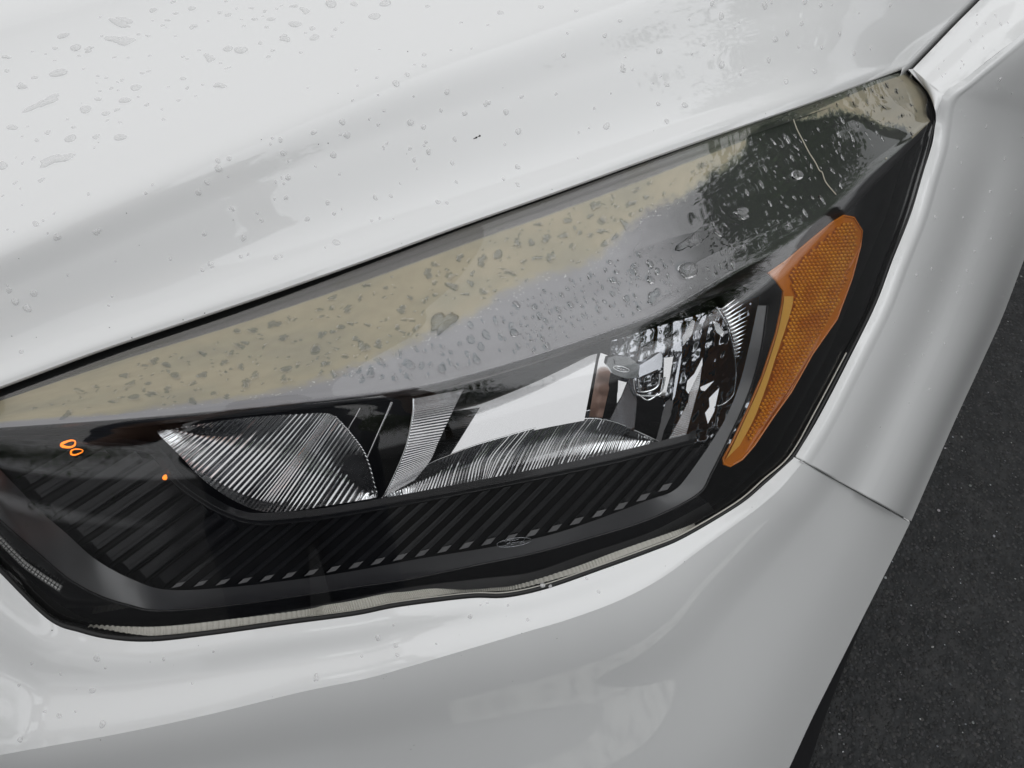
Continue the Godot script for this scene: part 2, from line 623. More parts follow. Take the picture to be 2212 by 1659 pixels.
	put("gap_dark_strip", mb.mesh(), M.black_rubber, car)
	mb = Mb.new()
	var arch := PackedVector3Array()
	for i in range(14, 21):
		arch.append(h4[i] + Vector3(-0.014, 0, -0.034))
	for i in range(0, 12):
		arch.append(p5[i] + Vector3(-0.014, 0, -0.034))
	mb.grid(grid([pushed(arch, Vector3(0.004, 0, 0.006)), pushed(arch, Vector3(-0.03, 0, -0.16)), pushed(arch, Vector3(-0.05, 0, -0.4))], 80, 12))
	var e4 := PackedVector3Array([h4[15], h4[16], h4[17], h4[18]])
	var e5 := PackedVector3Array()
	var ex := px([1590, 1850, 1695, 1745, 1782, 1534, 1882, 1303])
	for i in 4:
		e5.append(onto(ex[i].x, ex[i].y, e4[i], dir(60, 18)))
	var m3 := Mb.new()
	m3.grid(grid([pushed(e4, Vector3(-0.002, 0, -0.002)), pushed(e5, Vector3(0, 0, -0.002)), pushed(e5, Vector3(-0.02, 0, -0.03))], 40, 8))
	put("arch_trim", m3.mesh(), M.black_satin, car, "black plastic edge of the wheel arch")
	put("wheel_arch_liner", mb.mesh(), M.black_rubber, car)

# ---------------------------------------------------------------- inside the lamp
func bounce_normal(u: float, v: float, az: float, el: float) -> Vector3:   # what a mirror seen at (u, v) must face to show the direction (az, el)
	return (dir(az, el) - ray(u, v).normalized()).normalized()

func plane_pts(list: PackedVector2Array, p: Vector3, n: Vector3) -> PackedVector3Array:
	var out := PackedVector3Array()
	for q in list:
		out.append(onto(q.x, q.y, p, n))
	return out

func fluted(guides: Array, count: int, amp: float, b := 14, per := 6, wobble := 0.0) -> Grid:
	var g := grid(guides, count * per + 1, b)
	var rr := RandomNumberGenerator.new()
	rr.seed = count * 31 + b
	var ph := PackedFloat32Array()
	for i in count + 1:
		ph.append(rr.randf_range(1.0 - wobble, 1.0 + wobble))
	var old := g.n.duplicate()
	for j in g.b:
		for i in g.a:
			var w: float = sin(PI * float(i) / per)
			g.p[j * g.a + i] += old[j * g.a + i] * amp * absf(w) * ph[mini(i / per, count)]
	g.finish(CAM)
	return g

func plate(outline: PackedVector2Array, p: Vector3, n: Vector3, thick: float, mb: Mb) -> void:    # a flat piece with its own thickness
	var top := plane_pts(outline, p, n)
	var tris := Geometry2D.triangulate_polygon(outline)
	for i in range(0, tris.size(), 3):
		mb.tri(top[tris[i]], top[tris[i + 1]], top[tris[i + 2]], n)
	var c := Vector3.ZERO
	for q in top:
		c += q / top.size()
	for i in top.size():
		var a := top[i]
		var b := top[(i + 1) % top.size()]
		mb.quad(a, b, b - n * thick, a - n * thick, (a + b) / 2 - c)

func crop(list: Array, k: float, ox: float, oy: float) -> PackedVector2Array:
	var out := px(list)
	for i in out.size():
		out[i] = out[i] * k + Vector2(ox, oy)
	return out

func y_on(line: PackedVector2Array, x: float) -> float:
	for i in line.size() - 1:
		if x >= line[i].x and x <= line[i + 1].x:
			return lerpf(line[i].y, line[i + 1].y, (x - line[i].x) / (line[i + 1].x - line[i].x))
	return line[0].y if x < line[0].x else line[-1].y

func resampled(line: PackedVector2Array, n: int) -> PackedVector2Array:
	var d := PackedFloat32Array([0.0])
	for i in line.size() - 1:
		d.append(d[i] + line[i].distance_to(line[i + 1]))
	var out := PackedVector2Array()
	for k in n:
		var x: float = d[-1] * k / (n - 1)
		var i := 0
		while i < line.size() - 2 and d[i + 1] < x:
			i += 1
		out.append(line[i].lerp(line[i + 1], (x - d[i]) / maxf(d[i + 1] - d[i], 1e-6)))
	return out

func inside() -> void:
	var mb := Mb.new()
	# housing: walls going back from the lens edge, and a back
	var ring := PackedVector2Array()
	for q in resampled(T2, 30):
		ring.append(q + Vector2(0, 6))
	var lo := resampled(L2, 60)
	lo.reverse()
	for q in lo:
		ring.append(q + Vector2(0, -8))
	ring.append(ring[0])
	var r0 := on_lens(ring, 0.005)
	var back := PackedVector3Array()
	for i in ring.size():
		var q := ring[i].lerp(Vector2(900, 950), 0.06)
		back.append(lensp(q.x, q.y, 0.10))
	mb.grid(grid([r0, back], 180, 3))
	var t3 := PackedVector3Array()
	var k3 := PackedVector3Array()
	var l3 := PackedVector3Array()
	for i in 14:
		t3.append(lensp(T2[i].x, T2[i].y, 0.10))
		k3.append(lensp(K2[i].x, K2[i].y, 0.11))
		l3.append(lensp(L2[i].x, L2[i].y, 0.10))
	mb.grid(grid([t3, k3, l3], 60, 20))
	put("housing", mb.mesh(), M.black_satin, lamp)

	# the black cover under the top of the lens, ending just behind the crease
	var cv0 := PackedVector3Array()
	var cv1 := PackedVector3Array()
	var cv2 := PackedVector3Array()
	var drop := [10, 16, 10, 6, 6, 6, 6, 8, 34, 44, 38, 28, 14, 4]
	for i in 14:
		cv0.append(lensp(T2[i].x, T2[i].y + 5, 0.008))
		cv1.append(lensp(K2[i].x, K2[i].y + drop[i] - 14, 0.014))
		cv2.append(lensp(K2[i].x, K2[i].y + drop[i], 0.022))
	mb = Mb.new()
	mb.grid(grid([cv0, cv1, cv2, pushed(cv2, Vector3(0, -0.002, 0), 0.03)], 120, 24))
	put("bezel_cover", mb.mesh(), M.black_satin, lamp)

	# ribbed black floor under the reflectors
	var A := px([-30, 956, 200, 962, 300, 972, 337, 992, 377, 1044, 436, 1087, 496, 1118, 555, 1132, 635, 1128, 766, 1110, 1080, 1051, 1300, 1006, 1459, 967, 1500, 956])
	var B := px([-30, 985, -5, 1010, 52, 1070, 85, 1103, 144, 1153, 206, 1208, 280, 1248, 362, 1272, 500, 1266, 667, 1246, 1071, 1177, 1282, 1121, 1396, 1078, 1470, 1030])
	mb = Mb.new()
	mb.grid(grid([on_lens(A, 0.034), on_lens(B, 0.031)], 90, 6))
	put("bezel_floor", mb.mesh(), M.black_satin, lamp)
	var spots := []     # lower end of each rib, its direction
	for q in crop([29, 1041, 52, 1071, 85, 1103, 115, 1131, 144, 1156, 175, 1184, 207, 1210, 244, 1230, 280, 1247, 322, 1260], 1, 0, 0):
		spots.append([q, lerpf(30, 38, spots.size() / 9.0)])
	var Q := px([360, 1272, 430, 1268, 520, 1262, 667, 1244, 776, 1226, 900, 1203, 1071, 1174, 1185, 1150, 1282, 1117, 1333, 1100, 1396, 1074, 1440, 1052])
	for i in 23:
		var x: float = 366 + i * 47.8
		spots.append([Vector2(x, y_on(Q, x)), lerpf(38, 49, i / 22.0)])
	for i in spots.size():
		var s: Vector2 = spots[i][0]
		var an := deg_to_rad(spots[i][1])
		var d := Vector2(cos(an), -sin(an))
		var across: Vector2 = Vector2(22, -5).rotated(0.0) if i > 9 else Vector2(16, 17)
		var e := s
		while e.y > y_on(A, e.x) + 4 and e.x < 1500:
			e += d * 2
		var long := e - s
		if long.length() < 30:
			continue
		# the rib: a bar with bevelled flanks
		var w0 := across * 1.02
		var lowcut := d * (20.0 if i > 9 else 26.0)
		var top := PackedVector3Array([lensp(s.x + lowcut.x, s.y + lowcut.y, 0.0235), lensp(s.x + lowcut.x + w0.x, s.y + lowcut.y + w0.y, 0.0235), lensp(e.x + w0.x * 0.8, e.y + w0.y * 0.8, 0.0265), lensp(e.x, e.y, 0.0265)])
		var o1 := across * 0.22
		var base := PackedVector3Array([lensp(s.x - o1.x, s.y - o1.y, 0.032), lensp(s.x + w0.x + o1.x, s.y + w0.y + o1.y, 0.032), lensp(e.x + w0.x + o1.x, e.y + w0.y + o1.y, 0.0345), lensp(e.x - o1.x, e.y - o1.y, 0.0345)])
		mb = Mb.new()
		mb.solid(top, base)
		# a fine ridge along its back
		var r1 := PackedVector3Array([(top[0] * 0.35 + top[1] * 0.65), (top[3] * 0.35 + top[2] * 0.65)])
		mb.tube(r1, 0.00035, 5)
		# the small tilted facet at its foot
		if i > 9:
			var n := bounce_normal(s.x, s.y, 14 + (i % 3) * 6, 66)
			var f := PackedVector2Array([s + Vector2(4, -1), s + Vector2(4, -1) + across * 0.92, s + across * 0.98 + lowcut * 1.02, s + lowcut * 1.02 + across * 0.1])
			var c := lensp(s.x, s.y, 0.0295)
			var fp := plane_pts(f, c, n)
			for k in 4:
				fp[k] -= (fp[k] - CAM).normalized() * 0.0078
			var m2 := Mb.new()
			m2.solid(fp, pushed(fp, Vector3.ZERO, 0.002))
			put("rib_facet", m2.mesh(), M.grey_bezel, lamp)
		put("rib", mb.mesh(), M.black_gloss, lamp)

	# ledge between the ribs and the reflectors, with two fine edges
	var A2 := PackedVector2Array()
	var A3 := PackedVector2Array()
	for i in A.size():
		var up := Vector2(5, -24) if i > 6 else Vector2(16, -18)
		A2.append(A[i] + up)
		A3.append(A[i] + up * 0.35)
	mb = Mb.new()
	mb.grid(grid([on_lens(A, 0.034), on_lens(A, 0.0225)], 120, 3))
	mb.grid(grid([on_lens(A, 0.0225), on_lens(A3, 0.022)], 120, 3))
	mb.grid(grid([on_lens(A3, 0.022), on_lens(A2, 0.026)], 120, 3))
	mb.grid(grid([on_lens(A2, 0.026), on_lens(A2, 0.045)], 120, 3))
	mb.tube(spline(on_lens(A, 0.0225), 80), 0.0004, 6)
	mb.tube(spline(on_lens(A3, 0.022), 80), 0.0004, 6)
	put("trim_ledge", mb.mesh(), M.black_gloss, lamp)

	# left reflector: a fluted bowl
	var la := px([338, 932, 349, 945, 390, 985, 430, 1028, 480, 1066, 535, 1095, 580, 1106, 640, 1102, 720, 1090, 815, 1075])
	var lb := px([342, 930, 400, 921, 480, 908, 560, 899, 640, 894, 700, 892, 724, 900, 756, 935, 790, 985, 815, 1070])
	var lm := mid(la, lb, 0.5)
	for i in lm.size():
		lm[i] += Vector2(6, -4) if i < 6 else Vector2(0, 0)
	mb = Mb.new()
	mb.grid(fluted([on_lens(la, 0.044), on_lens(lm, 0.047), on_lens(lb, 0.035)], 52, 0.00055, 18, 6, 0.45))
	put("left_reflector", mb.mesh(), M.chrome, lamp, "fluted chrome bowl of the inner lamp")
	mb = Mb.new()
	mb.tube(spline(on_lens(px([778, 881, 768, 900, 757, 918, 751, 931]), 0.036), 10), 0.0005, 8)
	mb.tube(spline(on_lens(px([846, 868, 836, 892, 820, 928, 791, 993]), 0.036), 12), 0.0009, 8, 0.6)
	var ed := on_lens(px([724, 900, 756, 935, 790, 985, 815, 1070]), 0.033)
	var wav := PackedVector3Array()
	for i in 90:
		var q := cat(ed, i / 89.0)
		wav.append(q + Vector3(0.0003, 0.0003, 0) * sin(i * 1.9))
	mb.tube(wav, 0.0005, 6)
	put("reflector_edge", mb.mesh(), M.chrome, lamp)

	# main reflector
	mb = Mb.new()
	var s1 := crop([555, 480, 552, 560, 520, 720, 455, 880, 400, 990], 0.4217, 658.3, 658.3)
	var s2 := crop([815, 430, 770, 520, 690, 690, 640, 800, 560, 900], 0.4217, 658.3, 658.3)
	var sa := on_lens(s1, 0.036)
	var sb := PackedVector3Array()
	for i in 5:
		sb.append(onto(s2[i].x, s2[i].y, sa[i], bounce_normal(930, 920, -20, 56)))
	var side := fluted([sa, sb], 46, 0.00045, 10, 6, 0.2)
	mb.grid(side)
	put("reflector_side", mb.mesh(), M.chrome, lamp, "finely fluted chrome side of the main reflector")
	mb = Mb.new()
	mb.tube(spline(pushed(sa, Vector3.ZERO, -0.0005), 40), 0.0006, 7)
	put("reflector_edge", mb.mesh(), M.chrome, lamp)
	mb = Mb.new()
	var cols := []
	var prev := PackedVector3Array()
	var arc := px([924, 1006, 960, 992, 1025, 966, 1090, 947, 1143, 932, 1200, 920, 1249, 910, 1291, 905])
	for c in 7:
		var f := c / 6.0
		var col := PackedVector2Array()
		for r in 5:
			var h := r / 4.0
			var ux := lerpf(898, 1262, f)
			col.append(Vector2(lerpf(982, 1290, f), lerpf(836, 764, f)).lerp(Vector2(ux, y_on(arc, ux)), h))
		var nn := bounce_normal(lerpf(940, 1320, f), lerpf(940, 850, f), lerpf(-24, 2, f), lerpf(62, 54, f))
		if c == 0:
			prev = plane_pts(col, lensp(940, 940, 0.064), nn)
		else:
			var nx := PackedVector3Array()
			for r in 5:
				nx.append(onto(col[r].x, col[r].y, prev[r], nn))
			prev = nx
		cols.append(prev)
	mb.grid(grid(cols, 20, 40))
	put("main_reflector", mb.mesh(), M.chrome, lamp, "smooth mirror of the main reflector, showing bright sky")
	var m_at := cols
	mb = Mb.new()
	var ba := px([826, 1078, 900, 1063, 1000, 1044, 1100, 1024, 1200, 1004, 1300, 984, 1380, 968, 1430, 957])
	var bb := px([828, 1076, 880, 1034, 928, 1000, 1025, 962, 1143, 928, 1249, 905, 1291, 901, 1341, 916, 1385, 936, 1428, 956])
	var bm := px([827, 1077, 900, 1042, 975, 1018, 1070, 990, 1170, 962, 1270, 942, 1340, 945, 1400, 948, 1429, 957])
	var na := resampled(ba, 41)
	var nm := resampled(bm, 41)
	var nb := resampled(bb, 41)
	var pa := PackedVector2Array()
	var pm := PackedVector2Array()
	var pb := PackedVector2Array()
	for i in 14:
		var t := i / 13.0
		pa.append(na[int(round(40 * clampf(t - 0.05 * sin(PI * t), 0, 1)))])
		pm.append(nm[int(round(40 * t))])
		pb.append(nb[int(round(40 * clampf(t + 0.06 * sin(PI * t), 0, 1)))])
	mb.grid(fluted([on_lens(pa, 0.0372), on_lens(pm, 0.0398), on_lens(pb, 0.0360)], 84, 0.0006, 16, 6, 0.5))
	put("lower_reflector", mb.mesh(), M.chrome, lamp, "fluted chrome arch below the mirror")
	mb = Mb.new()
	mb.tube(spline(on_lens(resampled(bb, 12), 0.0357), 90), 0.0004, 6)
	put("reflector_edge", mb.mesh(), M.chrome, lamp)

	# right-hand bowl: a rippled chrome shell with tall facets before it, cut to the shapes of its reflections
	var bx := 1261.8
	var by := 603.5
	var bk := 0.2645
	var shell := []
	var nz := FastNoiseLite.new()
	nz.seed = 5
	nz.frequency = 0.9
	for r in 7:
		var row := PackedVector3Array()
		for c in 7:
			var q := Vector2(lerpf(1320, 1640, c / 6.0) - r * 4, lerpf(640 + (6 - c) * 16, 985 + (3 - c) * 12, r / 6.0))
			row.append(lensp(q.x, q.y, 0.064 + 0.012 * sin(PI * c / 6.0)))
		shell.append(row)
	var sh := grid(shell, 90, 90)
	for j in sh.b:
		for i in sh.a:
			var k := j * sh.a + i
			sh.p[k] += sh.n[k] * (0.0016 * nz.get_noise_2d(i * 0.16, j * 0.035) + 0.0012 * nz.get_noise_2d(i * 0.05 + 40, j * 0.12))
	sh.finish(CAM)
	mb = Mb.new()
	mb.grid(sh)
	put("right_reflector", mb.mesh(), M.dark_chrome, lamp, "rippled chrome bowl at the lamp's outer end")
	# [outline, off, shows az, el, fluted count, material]; the black ones stand in for dark reflections
	var facets := [
		[[135, 600, 250, 640, 225, 800, 150, 1130, 0, 1125, 30, 980], 0.047, 0, 999, 0, "chrome"],
		[[250, 660, 280, 800, 272, 1000, 220, 1140, 145, 1130, 200, 960], 0.044, 40, -35, 0, "black_gloss"],
		[[275, 760, 372, 780, 300, 960, 268, 1012], 0.043, -10, 58, 0, "chrome"],
		[[372, 810, 425, 830, 430, 1000, 408, 1240, 212, 1145, 292, 980], 0.042, 10, 48, 26, "dark_chrome"],
		[[430, 940, 655, 990, 600, 1330, 405, 1250], 0.045, 30, -40, 0, "black_gloss"],
		[[668, 1000, 732, 950, 716, 1090, 650, 1240, 622, 1350, 580, 1350], 0.042, 0, 62, 0, "grey_bezel"],
		[[730, 1080, 770, 1050, 690, 1330, 630, 1340], 0.045, 30, -40, 0, "black_gloss"],
		[[880, 800, 962, 690, 942, 860, 880, 1090, 822, 1310, 672, 1340, 760, 1180, 850, 1000], 0.041, 0, 52, 22, "chrome"],
		[[843, 830, 900, 770, 966, 640, 966, 700, 852, 935, 832, 905], 0.039, -6, 60, 0, "chrome"],
		[[948, 880, 1062, 828, 985, 912, 955, 905], 0.043, 0, 58, 0, "chrome"],
		[[1020, 970, 1104, 885, 1062, 1080, 1010, 1180, 988, 1090, 1025, 1040], 0.042, 4, 60, 0, "chrome"],
		[[655, 640, 727, 632, 700, 800, 660, 955, 615, 950, 648, 800], 0.037, -4, 58, 0, "chrome"],
		[[1050, 340, 1090, 350, 1140, 430, 1130, 470, 1080, 430], 0.045, 0, 56, 8, "chrome"],
		[[880, 330, 905, 340, 880, 450, 810, 540, 805, 470], 0.041, 0, 58, 8, "chrome"],
		[[780, 640, 800, 600, 770, 800, 740, 960, 720, 990, 745, 800], 0.043, 60, 30, 0, "dark_chrome"],
	]
	for f in facets:
		var o := crop(f[0], bk, bx, by)
		var c := Vector2.ZERO
		for q in o:
			c += q / o.size()
		var p := lensp(c.x, c.y, f[1])
		var n := bounce_normal(c.x, c.y, f[2], f[3])
		if f[3] == 999:
			n = ((CAM - p).normalized() + (hand_at - p).normalized()).normalized()
		mb = Mb.new()
		plate(o, p, n, 0.003, mb)
		if f[4] > 0:       # flutes laid across the facet, each clipped to its outline
			var box := Rect2(o[0], Vector2.ZERO)
			for q in o:
				box = box.expand(q)
			for k in int(f[4]) * 2:
				var y: float = box.position.y + box.size.y * (k + 0.5) / (f[4] * 2)
				var line := PackedVector2Array([Vector2(box.position.x - 5, y + 12), Vector2(c.x, y - 2), Vector2(box.end.x + 5, y - 14)])
				for seg in Geometry2D.intersect_polyline_with_polygon(line, o):
					if seg.size() > 1:
						mb.tube(plane_pts(resampled(seg, 5), p, n), box.size.y / (f[4] * 2) * 0.45 / 3600.0, 6)
		put("reflection_facet", mb.mesh(), M[f[5]], lamp)
	# fan of fins at the top, and the beaded edge
	var fi := crop([1112, 232, 1150, 300, 1185, 385, 1215, 480, 1232, 570, 1242, 650], bk, bx, by)
	var fo := crop([1222, 150, 1300, 195, 1338, 255, 1330, 340, 1310, 470, 1262, 640], bk, bx, by)
	fi = resampled(fi, 16)
	fo = resampled(fo, 16)
	for i in 15:
		mb = Mb.new()
		var m := (fi[i] + fi[i + 1]) / 2
		var tip := (fo[i] + fo[i + 1]) / 2
		mb.tube(PackedVector3Array([lensp(m.x, m.y, 0.032), lensp((m.x + tip.x) / 2, (m.y + tip.y) / 2, 0.028), lensp(tip.x, tip.y, 0.029)]), 0.0014, 8, 0.12)
		put("reflector_fin", mb.mesh(), M.chrome, lamp)
	mb = Mb.new()
	var bead := on_lens(crop([1080, 225, 1120, 290, 1165, 385, 1205, 500, 1228, 620, 1240, 760, 1232, 880, 1215, 950, 1150, 1010, 1085, 1035], bk, bx, by), 0.032)
	var bpath := spline(bead, 160)
	var kk := 0
	for i in range(0, 159, 3):
		mb.tube(PackedVector3Array([bpath[i], bpath[i].lerp(bpath[i + 2], 0.25), bpath[i].lerp(bpath[i + 2], 0.75), bpath[i + 2]]), 0.0007, 6)
		kk += 1
	mb.tube(bpath, 0.0005, 6)
	put("reflector_edge", mb.mesh(), M.chrome, lamp)

	# bulb shield: an eight-sided cap on an arm, and the wire frame below it
	var cap := crop([182, 690, 195, 640, 260, 622, 350, 635, 405, 660, 455, 712, 440, 800, 350, 812, 240, 775], bk, bx, by)
	mb = Mb.new()
	var cn := bounce_normal(1342, 797, 30, 22)
	var cp := lensp(1342, 797, 0.030)
	plate(cap, cp, cn, 0.006, mb)
	put("bulb_shield", mb.mesh(), M.dark_chrome, lamp, "small eight-sided shield in front of the bulb")
	mb = Mb.new()
	var ov := PackedVector3Array()
	for i in 25:
		var an := TAU * i / 24.0
		var q := Vector2(1342 + 17 * cos(an), 797 + 5.5 * sin(an) + 3.5 * cos(an))
		ov.append(onto(q.x, q.y, cp + cn * 0.0002, cn))
	mb.tube(ov, 0.00022, 5)
	for l in [[-10, -1, -8, -4, -3, -4], [-9, 0, -4, 0], [-2, 2, 0, -1, 2, 1, 0, 3, -2, 2], [4, 3, 4, 0, 7, 1], [10, 3, 8, 4, 8, 1, 10, 2, 11, -3]]:
		var st := PackedVector3Array()
		for q in px(l):
			st.append(onto(1342 + q.x, 797 + q.y + q.x * 0.2, cp + cn * 0.0002, cn))
		mb.tube(st, 0.0002, 5)
	put("shield_emblem", mb.mesh(), M.chrome, lamp)
	mb = Mb.new()
	plate(crop([440, 712, 620, 596, 640, 620, 636, 720, 450, 800], bk, bx, by), lensp(1400, 780, 0.034), bounce_normal(1400, 780, 60, 20), 0.004, mb)
	put("shield_arm", mb.mesh(), M.dark_chrome, lamp)
	mb = Mb.new()
	for w in [[402, 812, 410, 900, 440, 945, 520, 950, 600, 945, 640, 900, 660, 800], [440, 810, 450, 890, 470, 920, 560, 900, 610, 850, 612, 770], [440, 940, 510, 985, 570, 960, 600, 930]]:
		mb.tube(spline(on_lens(crop(w, bk, bx, by), 0.034), 24), 0.0008, 8)
	put("bulb_frame", mb.mesh(), M.chrome, lamp)

	# rim of the bezel: grey where it turns up to the sky, black along the bottom
	var ri := px([-40, 975, 0, 1014, 82, 1099, 144, 1153, 206, 1208, 280, 1249, 362, 1274, 500, 1268, 667, 1248, 776, 1231, 900, 1208, 1071, 1180, 1185, 1156, 1282, 1125, 1396, 1082, 1455, 1060, 1490, 1022, 1547, 939, 1574, 889, 1598, 828, 1618, 749, 1637, 660])
	var ro := px([-60, 1065, 0, 1126, 92, 1206, 149, 1253, 211, 1287, 273, 1307, 347, 1320, 500, 1308, 658, 1286, 770, 1268, 881, 1252, 1038, 1219, 1150, 1196, 1260, 1166, 1399, 1123, 1506, 1069, 1538, 1020, 1579, 937, 1602, 889, 1626, 826, 1645, 752, 1658, 660])
	var rel := [64, 64, 64, 64, 63, 60, 46, 27, 26, 26, 26, 26, 26, 26, 30, 52, 60, 62, 62, 62, 62, 62]
	var raz := [14, 14, 14, 15, 15, 16, 18, 20, 22, 24, 26, 28, 30, 32, 34, 30, 30, 30, 30, 30, 30, 30]
	var rp := on_lens(ri, 0.024)
	var rq := march(rp, ro, raz, rel)
	mb = Mb.new()
	mb.grid(grid([rp, rq], 260, 8))
	put("bezel_rim", mb.mesh(), M.grey_bezel, lamp, "black bezel rim that shines grey at both ends")
	mb = Mb.new()
	mb.tube(spline(rq, 160), 0.0009, 8)
	mb.grid(grid([rp, pushed(rp, Vector3(0, 0, 0), 0.012)], 160, 3))
	put("bezel_rim_edge", mb.mesh(), M.black_gloss, lamp)
	# black wall down to the flange, then the pale ridged flange at the lens edge
	var fl := px([-78, 1108, -10, 1180, 70, 1258, 128, 1306, 190, 1338, 258, 1351, 340, 1354, 500, 1337, 658, 1312, 775, 1290, 890, 1268, 1040, 1250, 1150, 1236, 1262, 1198, 1404, 1150, 1530, 1085, 1590, 1040, 1660, 960, 1705, 890, 1765, 770, 1815, 660, 1850, 560])
	var fp2 := on_lens(fl, 0.008)
	mb = Mb.new()
	var wl := march(rq, fl, raz, [14, 14]).slice(0, 16)
	mb.grid(grid([rq.slice(0, 16), wl], 200, 5))
	put("bezel_wall", mb.mesh(), M.black_gloss, lamp)
	mb = Mb.new()
	var f3 := px([-64, 1150, 4, 1218, 98, 1322, 150, 1348, 212, 1366, 268, 1374, 340, 1376, 500, 1356, 658, 1333, 775, 1314, 890, 1294, 1040, 1279, 1158, 1262, 1272, 1226, 1414, 1174, 1545, 1106, 1605, 1064, 1680, 992, 1728, 924, 1790, 800, 1838, 700, 1872, 600])
	mb.grid(grid([wl, on_lens(f3.slice(0, 16), 0.02)], 200, 5))
	put("bezel_base", mb.mesh(), M.black_rubber, lamp)
	var gl := px([-62, 1160, 0, 1228, 98, 1328, 165, 1358, 238, 1374, 330, 1376, 452, 1363, 626, 1339, 770, 1319, 852, 1302, 956, 1288, 1026, 1281, 1095, 1280, 1182, 1261, 1303, 1219, 1407, 1181, 1478, 1151, 1590, 1085, 1648, 1036, 1707, 982, 1762, 886, 1828, 762])
	mb = Mb.new()
	mb.tube(spline(on_lens(gl, 0.0015), 200), 0.0006, 6)
	put("lens_edge", mb.mesh(), M.cream_plastic, lamp, "thin pale edge of the lens above its gasket")
	var ga := px([190, 1352, 340, 1354, 500, 1338, 658, 1318, 700, 1308, 760, 1298, 830, 1283, 880, 1278, 935, 1272, 1000, 1276, 1060, 1272, 1120, 1264, 1240, 1226, 1330, 1192, 1450, 1150, 1500, 1132])
	var gb := px([190, 1356, 340, 1374, 500, 1356, 658, 1333, 706, 1327, 766, 1318, 840, 1303, 890, 1296, 945, 1287, 1000, 1282, 1060, 1279, 1120, 1273, 1245, 1238, 1335, 1205, 1455, 1160, 1503, 1138])
	mb = Mb.new()
	mb.grid(fluted([on_lens(ga, 0.0085), on_lens(gb, 0.0035)], 190, 0.0009, 6, 6, 0.15))  # clear flutes; the cream colour paints in the white bumper they mirror
	put("lens_flange", mb.mesh(), M.cream_plastic, lamp, "ridged flange along the lower edge of the lens, painted pale as the mirrored bumper")
	# gasket round the lens
	var gk := px([-205, 956, -66, 1162, 0, 1233, 104, 1334, 174, 1361, 243, 1376, 330, 1379, 451, 1367, 625, 1343, 767, 1324, 852, 1307, 956, 1293, 1026, 1286, 1095, 1285, 1182, 1266, 1303, 1224, 1407, 1186, 1480, 1156, 1595, 1088, 1651, 1042, 1712, 986, 1768, 890, 1834, 764, 1888, 655, 1922, 563, 1964, 462, 1992, 372, 2010, 300, 2017, 250, 2004, 206, 1986, 180, 1955, 151])
	mb = Mb.new()
	mb.tube(spline(on_lens(gk, 0.0), 300), 0.0017, 8, 0.5)
	put("gasket", mb.mesh(), M.black_rubber, lamp, "black gasket between the lens and the bodywork")

	# amber side reflector
	var am := px([1822, 466, 1844, 470, 1862, 499, 1858, 532, 1840, 601, 1807, 690, 1755, 764, 1709, 846, 1669, 902, 1629, 962, 1603, 992, 1577, 1007, 1563, 1002, 1562, 990, 1583, 952, 1616, 883, 1646, 813, 1676, 720, 1689, 658, 1692, 628, 1676, 605, 1659, 591, 1698, 564, 1753, 517, 1797, 481])
	var tri := Geometry2D.triangulate_polygon(am)
	var af := on_lens(am, 0.014)
	mb = Mb.new()
	for i in range(0, tri.size(), 3):
		mb.tri(af[tri[i]], af[tri[i + 1]], af[tri[i + 2]], CAM - af[tri[i]])
	var ac := lensp(1720, 720, 0.014)
	for i in af.size():
		var j := (i + 1) % af.size()
		mb.quad(af[i], af[j], af[j] + (af[j] - CAM).normalized() * 0.014, af[i] + (af[i] - CAM).normalized() * 0.014, (af[i] + af[j]) / 2 - ac)
	var loop := af.duplicate()
	loop.append(af[0])
	mb.tube(loop, 0.0009, 8)
	put("side_reflector", mb.mesh(), M.amber, lamp, "amber side reflector with a honeycomb of prisms")
	var inner_px := px([1822, 478, 1838, 478, 1852, 500, 1849, 532, 1832, 598, 1798, 686, 1748, 758, 1702, 840, 1662, 896, 1624, 952, 1612, 950, 1634, 902, 1662, 832, 1684, 762, 1706, 692, 1720, 630, 1702, 596, 1735, 560, 1790, 512])
	mb = Mb.new()
	var row := 0
	var yy := 470.0
	while yy < 1000.0:
		var xx := 1600.0 + (4.3 if row % 2 else 0.0)
		while xx < 1870.0:
			var q := Vector2(xx + (yy - 700) * -0.02, yy - (xx - 1700) * 0.06)
			if Geometry2D.is_point_in_polygon(q, inner_px):
				var hexa := PackedVector3Array()
				for s in 6:
					var an := TAU * (s + 0.5) / 6
					hexa.append(lensp(q.x + 4.1 * cos(an), q.y + 3.8 * sin(an), 0.0137))
				var apex := lensp(q.x, q.y, 0.0114)
				for s in 6:
					mb.tri(apex, hexa[s], hexa[(s + 1) % 6], CAM - apex)
			xx += 8.6
		yy += 7.4
		row += 1
	put("reflector_prism", mb.mesh(), M.amber_prism, lamp, "", "stuff")
	mb = Mb.new()
	var ra := px([1694, 640, 1692, 660, 1679, 722, 1649, 815, 1619, 885, 1587, 954, 1568, 992])
	var rb := px([1714, 640, 1711, 662, 1700, 700, 1677, 768, 1655, 836, 1629, 904, 1598, 962])
	mb.grid(grid([on_lens(ra, 0.0135), on_lens(ra, 0.0115)], 50, 3))
	mb.grid(grid([on_lens(ra, 0.0115), on_lens(rb, 0.0115)], 50, 4))
	mb.grid(grid([on_lens(rb, 0.0115), on_lens(rb, 0.0135)], 50, 3))
	put("reflector_rail", mb.mesh(), M.amber_rail, lamp)

	# small clear reflex strip at the lower left
	mb = Mb.new()
	var rx := resampled(px([-30, 1140, 10, 1182, 50, 1222, 90, 1250, 131, 1276]), 26)
